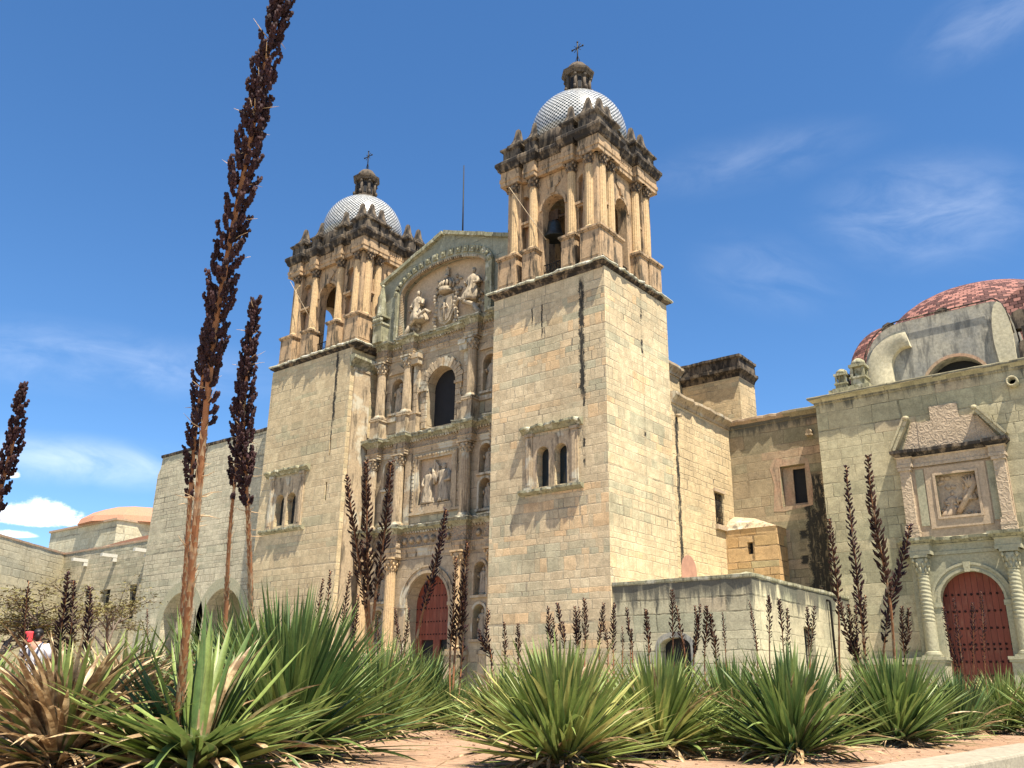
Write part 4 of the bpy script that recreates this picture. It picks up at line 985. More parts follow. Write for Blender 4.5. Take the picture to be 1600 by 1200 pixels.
b = MB(); b.sweep([(-25.9, 49.0), (-22.0, 49.0), (-22.0, 51.25)], [(-.1, 18.5), (.0, 18.55), (.08, 18.75), (.30, 18.95), (.30, 19.12), (.12, 19.18), (.10, 19.72), (.22, 19.8), (.22, 19.95), (-.1, 20.0)], False, .02, .3, random.Random(43)); b.box(-25.8, -22.1, 49.1, 51.2, 18.8, 19.9); part('buttress_cornice', b, 'attic')
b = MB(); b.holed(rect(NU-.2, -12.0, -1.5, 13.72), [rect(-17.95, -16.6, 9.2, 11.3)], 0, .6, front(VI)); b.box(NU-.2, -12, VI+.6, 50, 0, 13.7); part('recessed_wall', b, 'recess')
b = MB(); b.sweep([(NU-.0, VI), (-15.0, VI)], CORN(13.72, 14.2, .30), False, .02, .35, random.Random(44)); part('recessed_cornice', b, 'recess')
b = MB(); b.holed(rect(-17.94, -16.61, 9.21, 11.29), [rect(-17.4, -16.75, 9.35, 11.15)], .34, .42, front(VI)); b.box(-18.0, -17.952, VI-.03, VI+.38, 9.2, 11.3)
b.holed([(-18.45, 9.0), (-17.9, 8.95), (-16.35, 9.12), (-16.3, 10.2), (-16.4, 11.5), (-16.8, 11.75), (-17.4, 11.62), (-18.2, 11.8), (-18.5, 11.3), (-18.3, 10.4)], [rect(-17.96, -16.59, 9.19, 11.31)], -.012, -.003, front(VI)); w = part('window', b, 'plaster', None, 'deep window with worn orange plaster reveal in the recessed wall')
b = MB(); b.box(-17.96, -16.6, VI+.5, VI+.54, 9.2, 11.3); part('opening', b, 'dark', w)
b = MB(); b.tube([(-16.15, VI, 12.9), (-16.15, VI-.35, 12.86)], .13, 10); b.box(-16.3, -16.0, VI-.36, VI-.06, 12.66, 12.76); part('waterspout', b, 'trim')
b = MB(); b.holed(rect(NU+.002, -17.9, -1.5, 8.05), [rect(-19.5, -19.2, 6.75, 7.35)], 0, .4, front(43.0)); b.box(NU+.002, -17.9, 43.4, VI-.002, -1.5, 8.05); part('corner_buttress', b, 'lowblock')
b = MB(); b.v = [Vector(p) for p in ((NU+.003, 42.96, 8.05), (-17.86, 42.96, 8.05), (-17.86, VI-.003, 8.05), (NU+.003, VI-.003, 8.05), (NU+.003, 43.4, 8.6), (-19.5, VI-.1, 8.75), (NU+.003, VI-.003, 8.95))]; b.col = [(0,0,0)]*7
for q in ((0,1,4),(1,5,4),(1,2,5),(2,3,6,5),(4,5,6),(0,4,6,3),(0,3,2,1)): b.face(q)
part('buttress_roof', b, 'trim')
b = MB(); b.box(-19.6, -19.1, 43.35, 43.39, 6.7, 7.4); part('slit_opening', b, 'dark')
def tpart(th, name, mb, mat, label=None, loc=None):
    o = mb.build(name, M[mat], th, loc)
    if label: o['label'] = label
    return o
# ------------------------------------------------------------------ low annex in front of the nave flank
annex = thing('stone_annex', 'low flat-roofed stone annex with a small arched doorway, against the right tower', 'annex', (-17.6, 35, 0))
AX, AV = -14.48, 32.1
b = MB(); b.holed(rect(NU-.02+.03, AX, -1.5, 4.2), [[(-18.5, -.6), (-17.15, -.6), (-17.15, 1.75)]+[(-17.825+.675*cos(pi*k/10), 1.75+.34*sin(pi*k/10)) for k in range(1, 10)]+[(-18.5, 1.75)]], 0, .45, front(AV))
b.holed(rect(AV+.45, 42.38, -1.5, 4.2), [rect(36.72, 37.85, .9, 2.68)], 0, .45, right(AX)); b.box(NU+.01, AX-.45, AV+.6, 42.3, 3.6, 4.19); tpart(annex, 'annex_wall', b, 'annex')
b = MB(); b.sweep([(NU+.02, AV-.0), (AX, AV), (AX, 42.38)], [(-.4, 4.19), (.03, 4.19), (.05, 4.24), (.05, 4.34), (-.4, 4.37)], False, .012, .5, random.Random(51)); tpart(annex, 'parapet_cap', b, 'lichen')
b = MB(); b.prism([(-18.5-.0, -.6), (-18.5, 1.75)]+[(-17.825-.675*cos(pi*k/10), 1.75+.34*sin(pi*k/10)) for k in range(1, 10)]+[(-17.15, 1.75), (-17.15, -.6), (-17.0, -.6), (-17.0, 1.8)]+[(-17.825+.85*cos(pi*k/10), 1.80+.5*sin(pi*k/10)) for k in range(1, 10)]+[(-18.68, 1.8), (-18.68, -.6)], -.03, -.003, front(AV)); d_ = tpart(annex, 'doorway', b, 'render')
b = MB(); b.box(-18.6, -17.05, AV+.43, AV+.47, -.6, 2.2); tpart(annex, 'opening', b, 'dark')
b = MB(); b.box(AX-.42, AX-.38, 36.6, 38.0, .8, 2.8); tpart(annex, 'window', b, 'dark')
b = MB(); b.tube([(AX, 39.58, 3.95), (AX+.14, 39.58, 3.93), (AX+.14, 39.62, 3.85), (AX+.14, 39.62, .2)], .05, 8); tpart(annex, 'downpipe', b, 'iron')

# ------------------------------------------------------------------ chapel on the right
chapel = thing('chapel', 'greenish stone chapel with arched red door and red tiled dome at right', 'chapel', (-9, 43, 0))
CV, CX0, CX1 = 42.4, -15.1, 8.0; CC = -9.22
b = MB(); b.holed(rect(CX0, CX1, -1.5, 13.7), [arch(CC, 1.6, 0.1, 3.9, None, 14), rect(-10.05, -8.36, 7.5, 9.42)], 0, .6, front(CV)); b.box(CX0, CX1, CV+.6, 60, -1.5, 13.7); tpart(chapel, 'chapel_wall', b, 'chapel')
b = MB(); b.sweep([(CX0, 50), (CX0, CV), (CX1, CV)], CORN(13.66, 14.06, .32), False, .018, .35, random.Random(61)); b.box(CX0+.02, CX1, CV+.02, 60, 13.72, 14.03); tpart(chapel, 'chapel_cornice', b, 'chapel')
# portal
PVv = 42.12
b = MB(); b.holed(rect(-11.5, -6.94, -.6, 5.86), [arch(CC, 1.24, -.3, 3.88, None, 18)], 0, CV-PVv-.004, front(PVv)); tpart(chapel, 'portal_wall', b, 'cstone')
b = MB(); b.prism(band(CC, 1.25, 1.36, 3.88, 3.88), -.10, -.004, front(PVv)); b.prism(band(CC, 1.36, 1.56, 3.88, 3.88), -.06, -.004, front(PVv)); b.prism(band(CC, 1.50, 1.60, 3.88, 3.88), -.12, -.062, front(PVv))
b.prism([(CC-.1, 5.08), (CC+.1, 5.08), (CC+.15, 5.5), (CC-.15, 5.5)], -.18, -.01, front(PVv))
for s in (-1, 1):
    x0, x1 = sorted((CC+s*1.20, CC+s*1.68)); b.box(x0, x1, PVv-.14, PVv-.003, 3.66, 3.87); b.box(x0+.04, x1-.03, PVv-.09, PVv-.002, -.6, 3.66)
    for q in (-.7,): b.box(x0+.1, x1-.1, PVv-.12, PVv-.09, .4, 3.4)
tpart(chapel, 'portal_arch', b, 'cstone')
b = MB(); b.prism([(CC-1.3, -.3), (CC+1.3, -.3), (CC+1.3, 3.9)]+[(CC+1.3*cos(pi*k/18), 3.9+1.3*sin(pi*k/18)) for k in range(1, 18)]+[(CC-1.3, 3.9)], 0, .1, front(42.62)); dr_ = tpart(chapel, 'chapel_door', b, 'door', 'arched red plank door with rows of iron studs')
b = MB()
for z in (.35, .9, 1.45, 1.95, 2.15, 2.8, 3.5, 4.2):
    w_ = 1.14 if z < 3.9 else sqrt(max(.05, 1.24**2-(z-3.9)**2))-.08
    k = int(round(w_*2/.24))
    for j in range(k+1): b.lathe([(.055,0),(.05,.02),(.02,.05),(0,.055)], (0,0,0), 6); n_ = len(b.v); o_ = (CC-w_+2*w_*j/k, 42.62, z)
    # studs laid out flat against the leaf
    pass
b = MB()
for z in (.35, .9, 1.45, 1.95, 2.15, 2.8, 3.5, 4.2):
    w_ = 1.14 if z < 3.9 else sqrt(max(.05, 1.24**2-(z-3.9)**2))-.08
    k = int(round(w_*2/.24))
    for j in range(k+1): b.blob((CC-w_+2*w_*j/k, 42.61, z), .055, .04, .055, 6, 4)
tpart(chapel, 'door_stud', b, 'stud', None) if False else tpart(dr_, 'door_stud', b, 'stud')
sc = col_mb(4.25, .26, 0, True, .8, spiral=5); f1 = tpart(chapel, 'spiral_column', sc, 'cstone', None, (-10.98, 41.86, 1.62)); copy_part(f1, chapel, (-7.46, 41.86, 1.62))
b = MB(); b.box(-.52, .52, -.36, .36, 0, 1.9); b.box(-.58, .58, -.42, .42, 1.9, 2.0); b.box(-.62, .62, -.46, .46, 2.0, 2.12); b.box(-.58, .58, -.42, .42, 0, .3); f1 = tpart(chapel, 'pedestal', b, 'cstone', None, (-10.98, 41.82, -.5)); copy_part(f1, chapel, (-7.46, 41.82, -.5))
b = MB(); b.box(-15.0, -11.55, 41.9, CV-.003, 1.35, 1.6); tpart(chapel, 'base_moulding', b, 'cstone')
cpath = [(-11.75, CV-.01), (-11.75, PVv-.02), (-11.45, PVv-.02), (-11.45, 41.56), (-10.5, 41.56), (-10.5, PVv-.02), (-7.94, PVv-.02), (-7.94, 41.56), (-6.99, 41.56), (-6.99, PVv-.02), (-6.7, PVv-.02), (-6.7, CV-.01)]
b = MB(); b.sweep(cpath, [(-.02, 5.87), (.03, 5.87), (.03, 6.02), (.0, 6.04), (.0, 6.3), (.06, 6.34), (-.02, 6.36)]); tpart(chapel, 'entablature', b, 'cstone')
b = MB(); b.sweep(cpath, [(-.3, 6.35), (.02, 6.35), (.10, 6.42), (.20, 6.48), (.22, 6.60), (-.3, 6.66)], False, .03, .25, random.Random(62)); tpart(chapel, 'portal_cornice', b, 'lichen')
# upper storey of the portal, pink stone
b = MB(); b.holed(rect(-11.5, -7.1, 6.62, 9.85), [rect(-10.05, -8.36, 7.5, 9.42)], 0, .11, front(42.28)); tpart(chapel, 'upper_panel', b, 'pinkp')
b = MB(); b.holed(rect(-10.45, -7.96, 7.05, 9.78), [rect(-10.1, -8.3, 7.45, 9.47)], -.06, -.003, front(42.28)); b.holed(rect(-10.12, -8.28, 7.43, 9.49), [rect(-10.02, -8.38, 7.53, 9.39)], -.11, -.062, front(42.28)); fr_ = tpart(chapel, 'relief_frame', b, 'pinkp')
b = MB(); b.box(-10.85, -10.5, 42.24, 42.277, 7.2, 9.75); tpart(chapel, 'grey_inset', b, 'cstone'); b = MB(); b.box(-7.9, -7.62, 42.24, 42.277, 7.2, 9.75); tpart(chapel, 'grey_inset', b, 'cstone')
for s, x in ((0, -11.22), (1, -7.36)):
    b = MB(); b.box(x-.22, x+.22, 42.02, 42.276, 7.25, 9.72); b.box(x-.28, x+.28, 41.96, 42.275, 7.02, 7.12); b.box(x-.31, x+.31, 41.93, 42.274, 6.92, 7.02); b.box(x-.28, x+.28, 41.97, 42.273, 7.12, 7.25); b.box(x-.3, x+.3, 41.94, 42.272, 6.63, 6.92)
    b.box(x-.28, x+.28, 41.96, 42.271, 9.72, 9.86); tpart(chapel, 'pilaster', b, 'pink')
b = MB(); b.box(-10.1, -8.3, 42.58, 42.62, 7.4, 9.5); tpart(chapel, 'relief_ground', b, 'pink')
b = MB(); r2 = random.Random(9)
figure(b, -8.95, 42.58, 8.2, 1.1, .8, .25, True, ((-.9, -.5), (.6, .2)), r2); figure(b, -9.7, 42.58, 7.55, 1.15, .7, -.2, True, ((.9, -.6), (-.5, .1)), r2, mir=-1)
b.tube([(-9.3, 42.5, 7.7), (-8.9, 42.45, 8.3), (-8.5, 42.5, 8.9), (-8.55, 42.5, 9.3)], [.12,.14,.12,.06], 8)
for k in range(5): a = -.3+k*.28; b.tube([(-8.75, 42.46, 8.75), (-8.75+.55*cos(a+1.2), 42.48, 8.75+.55*sin(a+1.2))], [.09, .04], 6)
for k in range(14): b.blob((r2.uniform(-10, -8.5), 42.56, r2.uniform(7.55, 8.3)), r2.uniform(.07, .16), .09, r2.uniform(.06, .12), 7, 5)
for k in range(9): b.blob((r2.uniform(-10, -9.4), 42.57, r2.uniform(8.8, 9.3)), .12, .07, .1, 7, 5)
tpart(chapel, 'carved_relief', b, 'pinkp')
p2 = [(-11.5, CV-.01), (-11.5, 41.98), (-10.9, 41.98), (-10.9, 42.2), (-7.68, 42.2), (-7.68, 41.98), (-7.08, 41.98), (-7.08, CV-.01)]
b = MB(); b.sweep(p2, [(-.02, 9.87), (.04, 9.87), (.04, 10.0), (.01, 10.02), (.01, 10.28), (.08, 10.34), (-.02, 10.36)]); b.box(-11.4, -7.1, 42.21, CV-.005, 9.87, 10.34); tpart(chapel, 'upper_entablature', b, 'pink')
b = MB(); b.sweep(p2, [(-.3, 10.35), (.03, 10.35), (.12, 10.45), (.22, 10.52), (.22, 10.66), (-.3, 10.74)], False, .02, .25, random.Random(63)); tpart(chapel, 'upper_cornice', b, 'entab')
for (x0, z0, x1, z1) in ((-11.62, 10.74, -10.88, 12.15), (-6.96, 10.74, -7.98, 12.15)):
    b = MB(); d = Vector((x1-x0, 0, z1-z0)); L = d.length; d /= L; n2 = Vector((-d.z, 0, d.x)); c = Vector(((x0+x1)/2, 42.18, (z0+z1)/2))
    b.obox(c, d*(L/2), Vector((0, .21, 0)), n2*.11); b.obox(c-Vector((0,.05,0))+n2*(.09 if x0 < -9 else -.09), d*(L/2), Vector((0,.22,0)), n2*.045)
    b.blob((x1, 42.0, z1), .16, .14, .12, 8, 6); tpart(chapel, 'raking_cornice', b, 'chapel')
b = MB(); b.box(-10.5, -8.1, 42.30, CV-.003, 10.7, 11.95); b.box(-9.9, -8.72, 42.31, CV-.004, 11.951, 12.6); b.prism([(-11.25, 10.74), (-10.5, 10.74), (-10.5, 12.0), (-10.75, 12.0)], -.08, -.004, front(CV)); b.prism([(-8.1, 10.74), (-7.25, 10.74), (-7.95, 11.85), (-8.1, 11.85)], -.08, -.004, front(CV)); tpart(chapel, 'carved_gable', b, 'pink')
b = MB(); b.lathe([(.22, 0), (.24, .1), (.24, .5), (.16, .5), (.15, .1)], (0,0,0), 12)
b.v = [Vector((-6.35+p.x, CV-p.z+.1, 13.05+p.y)) for p in b.v]; tpart(chapel, 'waterspout', b, 'chapel')
# upper drum and domes
DV = 44.3
def arcp(cx, cz, rx, rz, a0, a1, n): return [(cx+rx*cos(a0+(a1-a0)*k/n), cz+rz*sin(a0+(a1-a0)*k/n)) for k in range(n+1)]
LN = -8.95
outl = [(-13.0, 13.9), (-6.15, 13.9), (-6.15, 15.2)]+arcp(-7.0, 15.6, .85, 2.2, 0.0, pi/2, 8)+[(-11.1, 17.75)]+arcp(-11.1, 15.75, 1.9, 2.0, pi/2, pi, 9)[1:]
lun = [(LN-1.4, 14.06), (LN+1.4, 14.06)]+[(LN+1.4*cos(pi*k/14), 14.06+1.35*sin(pi*k/14)) for k in range(1, 14)]
b = MB(); b.holed(outl, [lun], 0, .8, front(DV)); b.holed(outl, [], .8, 5.0, front(DV)); tpart(chapel, 'vault_block', b, 'render')
b = MB(); b.box(LN-1.5, LN+1.5, DV+.70, DV+.74, 14.0, 15.5); lw = tpart(chapel, 'lunette_window', b, 'dark')
b = MB(); b.prism(band(LN, 1.405, 1.55, 14.07, 14.07, 1.355, 1.5), -.05, -.003, front(DV)); b.box(LN-1.35, LN-.55, DV+.3, DV+.69, 14.1, 14.75); b.box(LN+.75, LN+1.3, DV+.25, DV+.69, 14.1, 14.6); tpart(lw, 'lunette_frame', b, 'plaster') if False else tpart(chapel, 'lunette_frame', b, 'plaster')
b = MB(); NA = 12                                  # splayed buttress wing at the left, curving over at the top
C1 = [(-12.95, 14.0), (-12.95, 15.0)]+arcp(-11.2, 15.55, 1.72, 1.75, pi, pi/2, NA)+[(-10.95, 17.3)]
C2 = [(-11.72, 14.0), (-11.72, 14.9)]+arcp(-10.95, 15.4, .77, .95, pi, pi/2, NA)+[(-10.75, 16.35)]
for k, (p, q) in enumerate(zip(C1, C2)):
    b.vert((p[0], DV-.05, p[1])); b.vert((q[0], DV-.30, q[1])); b.vert((q[0]+.02, DV+.02, q[1]-.02))
for k in range(len(C1)-1):
    i = 3*k; b.face((i, i+3, i+4, i+1), None, True); b.face((i+1, i+4, i+5, i+2))
b.face((0, 1, 2)); i = 3*(len(C1)-1); b.face((i, i+2, i+1)); tpart(chapel, 'curved_buttress', b, 'render2')
b = MB(); cc_ = Vector((-6.62, DV-.02, 0))
b.prism([(-6.95, 13.95), (-6.3, 13.95), (-6.3, 15.6)]+arcp(-6.7, 15.9, .40, 1.75, 0, pi, 8)+[(-7.1, 15.6)], -.22, .3, front(DV)); tpart(chapel, 'barrel_end', b, 'render2')
b = MB(); b.tube([(-13.02, DV-.15, 15.75)]+[(p[0], DV-.15, p[1]+.04) for p in arcp(-11.1, 15.75, 1.93, 2.02, pi, pi/2, 8)]+[(-7.05, DV-.15, 17.84)]+[(p[0], DV-.18, p[1]+.04) for p in arcp(-6.95, 15.7, .72, 2.12, pi/2, 0.1, 7)], .035, 6); tpart(chapel, 'tile_edge', b, 'entab')
def mer(x, y, z, w, h):
    b = MB(); b.box(x-w, x+w, y-.25, y+.25, z, z+h*.7); b.prism([(x-w, z+h*.7), (x+w, z+h*.7), (x+w*.75, z+h*.88), (x, z+h), (x-w*.75, z+h*.88)], -.25, .25, front(y)); tpart(chapel, 'merlon', b, 'attic')
b = MB(); mer(-11.85, DV+.8, 17.2, .35, .95); mer(-9.4, DV+1.4, 17.6, .35, .95); mer(-5.9, DV+.3, 16.2, .4, .95); mer(-5.55, CV+.6, 14.03, .42, 1.1); b.box(-5.9, -4.0, DV-.2, DV+3, 14, 16.2); tpart(chapel, 'vault_pier', b, 'attic')
for (x, y, z, w, h) in ((-13.95, 43.3, 14.03, .28, 1.55), (-13.15, 43.5, 14.03, .34, 2.0)):
    b = MB(); b.box(x-w, x+w, y-w, y+w, z, z+h*.45); b.box(x-w*1.15, x+w*1.15, y-w*1.15, y+w*1.15, z+h*.45, z+h*.5)
    for sx in (-1, 1):
        for sy in (-1, 1): b.box(x+sx*w*.8-w*.18, x+sx*w*.8+w*.18, y+sy*w*.8-w*.18, y+sy*w*.8+w*.18, z+h*.5, z+h*.75)
    b.box(x-w*.5, x+w*.5, y-w*.5, y+w*.5, z+h*.5, z+h*.75)
    b.box(x-w*1.15, x+w*1.15, y-w*1.15, y+w*1.15, z+h*.75, z+h*.82); b.lathe([(w*1.1, z+h*.82), (w*.9, z+h*.93), (w*.4, z+h), (0, z+h*1.02)], (x, y, 0), 12); tpart(chapel, 'roof_lantern', b, 'lichen')
b = MB(); b.box(-14.4, -12.6, 43.0, 44.2, 14.031, 14.55); b.box(-14.8, -14.35, 43.6, 44.2, 14.03, 14.7); tpart(chapel, 'roof_step', b, 'lichen')
b = MB(); RD = 5.9
b.lathe([(RD, 17.6)]+[(RD*cos(pi/2*k/12), 19.4+3.75*sin(pi/2*k/12)) for k in range(0, 12)]+[(.6, 23.13)], (-9.35, 55.9, 0), 64, True, (2*pi*RD*.8, 1.0)); tpart(chapel, 'tiled_dome', b, 'redtile', 'large red tiled dome')
b = MB(); b.lathe([(2.15, 13.9), (2.15, 15.9)]+[(2.15*cos(pi/2*k/10), 15.9+2.75*sin(pi/2*k/10)) for k in range(1, 10)]+[(.2, 18.63)], (-12.5, 47.0, 0), 40, True, (2*pi*2.5*.8, 1.0)); tpart(chapel, 'tiled_half_dome', b, 'redtile')
b = MB(); b.holed([(-7.2, 16.2), (-3.5, 16.2), (-3.5, 17.2)]+arcp(-5.2, 17.0, 1.9, 2.0, 0.1, pi, 10), [], 0, 5, front(46)); tpart(chapel, 'tiled_vault', b, 'redtile')

# ------------------------------------------------------------------ convent left of the church
convent = thing('convent', 'long grey-green stone convent wing with arched portico joined to the left tower', 'convent', (-52, 33, 0))
VC = 33.0
arches = [arch(c, 2.05, -.6, 3.75, 2.1, 16) for c in (-54.55, -49.85)]
b = MB(); b.holed([(-59.95, -1.5), (LU0+.02, -1.5), (LU0+.02, 15.7), (-59.4, 15.62), (-59.45, 14.9), (-59.75, 14.4)], arches, 0, 1.1, front(VC)); b.box(-59.6, LU0, VC+5, 60, -1.5, 15.5); b.box(-59.6, LU0, VC+1.1, VC+5, 6.2, 15.5); tpart(convent, 'convent_wall', b, 'convent')
b = MB(); b.sweep([(-59.5, VC), (LU0, VC)], [(-.3, 15.6), (.02, 15.6), (.08, 15.66), (.08, 15.8), (-.3, 15.82)], False, .012, .5, random.Random(71)); tpart(convent, 'coping', b, 'entab')
b = MB()
for c in (-54.55, -49.85): b.prism(band(c, 2.06, 2.75, -.6, 3.75, 2.11, 2.8, 18), -.012, -.003, front(VC))
tpart(convent, 'portico_arch', b, 'cstone')
b = MB(); b.box(-59.5, LU0, VC+4.2, VC+4.24, -.6, 6.2); b.box(-51.6, -49.2, VC+4.1, VC+4.19, -.6, 4.5); tpart(convent, 'portico_back', b, 'cstone')
b = MB(); b.box(-50.6, -48.4, VC+4.02, VC+4.09, -.6, 4.6); tpart(convent, 'doorway', b, 'dark')
# ------------------------------------------------------------------ courtyard wing far left
wing = thing('courtyard_wing', 'far pale stone wing with pink domes and white waterspouts at left', 'building', (-90, 48, 0))
VB = 45.0; p_ = at(0, 837, 1); p_ = p_*(13.25/p_.z)
c0 = Vector((-98.2, VB, 0)); c1 = Vector((p_.x, p_.y, 0)); dirw = (c1-c0).normalized(); far_ = c0+dirw*22
b = MB(); b.holed(rect(-98.2, -58, -1.5, 13.2), [rect(-88.6, -87.2, 6.4, 9.0), rect(-100+16.3, -82.3, 6.0, 9.2), rect(-92.4, -91.6, 8.4, 9.4)], 0, .6, front(VB)); b.box(-98.2, -58, VB+.6, 56, -1.5, 13.1); tpart(wing, 'wing_wall', b, 'convent')
b = MB(); b.box(-97, -59, VB+.4, VB+.45, 5, 10); tpart(wing, 'window', b, 'dark')
nn_ = Vector((-dirw.y, dirw.x, 0)); nn_ = nn_ if nn_.x < 0 else -nn_
b = MB(); i = len(b.v); L_ = 30
for (P, z) in ((c0, -1.5), (c0+dirw*L_, -1.5), (c0+dirw*L_, 13.2), (c0, 13.2)):
    b.vert(P+Vector((0,0,z))); b.vert(P+nn_*4+Vector((0,0,z)))
for q in ((0,2,4,6), (1,3,5,7), (0,1,3,2), (2,3,5,4), (4,5,7,6), (6,7,1,0)): b.face(q)
tpart(wing, 'courtyard_wall', b, 'courtyard')
b = MB(); b.sweep([(c0+dirw*L_)[:2], c0[:2], (-58, VB)], [(-.4, 13.2), (.06, 13.2), (.06, 13.4), (-.4, 13.42)], False, .01, .8, random.Random(72)); tpart(wing, 'coping', b, 'plaster')
for px in (124, 170, 222):
    b = MB(); q = at(px+16, 876-(px-124)*.155, 1); q = q*(VB/q.y); b.obox((q.x-.5, VB-.75, q.z), Vector((.22, 0, 0)), Vector((0, .8, .0)), Vector((0, 0, .16)))
    b.obox((q.x-.5, VB-.2, q.z-.3), Vector((.2, 0, 0)), Vector((0, .2, .0)), Vector((0, 0, .25))); tpart(wing, 'waterspout', b, 'spout')
b = MB(); b.holed(arcp(-80.5, 13.2, 14.5, .95, 0, pi, 20), [], 0, 5, front(VB+1.2)); tpart(wing, 'vaulted_roof', b, 'pinkdome')
b = MB(); b.box(-116, -99.7, 51, 58, 8, 18.0); b.prism(arch(54.0, 1.9, 12.6, 14.6, None, 12), -.03, -.003, right(-99.7)); tpart(wing, 'upper_block', b, 'courtyard')
b = MB(); b.prism(arch(54.2, 1.6, 12.6, 14.4, None, 12), -.05, -.031, right(-99.7)); b.box(-116.2, -99.5, 50.8, 58.2, 18.0, 18.25); tpart(wing, 'upper_coping', b, 'plaster')
b = MB(); b.lathe([(7.6, 18.2), (7.3, 18.9), (6.0, 19.8), (4.2, 20.45), (2, 20.8), (0, 20.9)], (-105.5, 57.5, 0), 12, False, a0=.2, a1=2*pi+.2); tpart(wing, 'pink_dome', b, 'pinkdome', 'faceted pink dome')
# ------------------------------------------------------------------ mesquite trees in the courtyard
def mesquite(loc, H, R, label, seed):
    rr = random.Random(seed); t = thing('mesquite_tree', label, 'tree', loc, 'thin mesquite trees in the courtyard'); b = MB(); lf = MB(); L = Vector(loc); tips = []
    def br(p, d, ln, r, lev):
        pts = [p]; q = p
        for k in range(4): d = (d+Vector((rr.gauss(0, .16), rr.gauss(0, .16), rr.gauss(0, .10)))).normalized(); q = q+d*ln/4; pts.append(q)
        b.tube(pts, [r*(1-.16*k) for k in range(5)], 6 if lev < 2 else 4)
        if lev >= 4: tips.extend(pts[1:]); return
        for k in range(3 if lev else 4):
            a = rr.uniform(0, 6.3); s = .55+.2*lev if lev else .9
            nd = (d*.8+Vector((cos(a)*s, sin(a)*s, rr.uniform(-.15, .35)))).normalized(); nd.z = max(nd.z*.75, -.1)
            br(pts[rr.choice((2, 3, 4)) if lev else 4], nd, ln*rr.uniform(.6, .85), r*.55, lev+1)
    br(L, Vector((rr.uniform(-.15, .15), rr.uniform(-.15, .15), 1)), H*.36, .16, 0)
    tpart(t, 'trunk', b, 'bark')
    for tp in tips:
        for k in range(5):
            p = tp+Vector((rr.gauss(0, .20), rr.gauss(0, .20), rr.gauss(0, .10))); a = rr.uniform(0, 6.3); u = Vector((cos(a), sin(a), rr.gauss(0, .3)))*rr.uniform(.04, .09); v = Vector((-sin(a), cos(a), rr.gauss(0, .5)))*.02
            lf.curcol = (rr.random(), 0, .01); i = [lf.vert(p-u-v), lf.vert(p+u-v), lf.vert(p+u+v), lf.vert(p-u+v)]; lf.face(i)
    o = lf.build('crown', M['tleaf'], t, None, 0, False)
for k, (px, py, d, H, lab) in enumerate(((110, 1062, 36, 5.4, 'wide thin mesquite tree with yellow-green foliage before the far corner of the courtyard'), (195, 1062, 40, 5.6, 'leaning mesquite tree with sparse twigs in front of the left end of the convent'), (20, 1060, 33, 4.6, 'bare-looking mesquite tree before the pale wall at the far left'))):
    q = at(px, py, d); mesquite((q.x, q.y, -.64), H*1.22, 2.5, lab, 80+k)
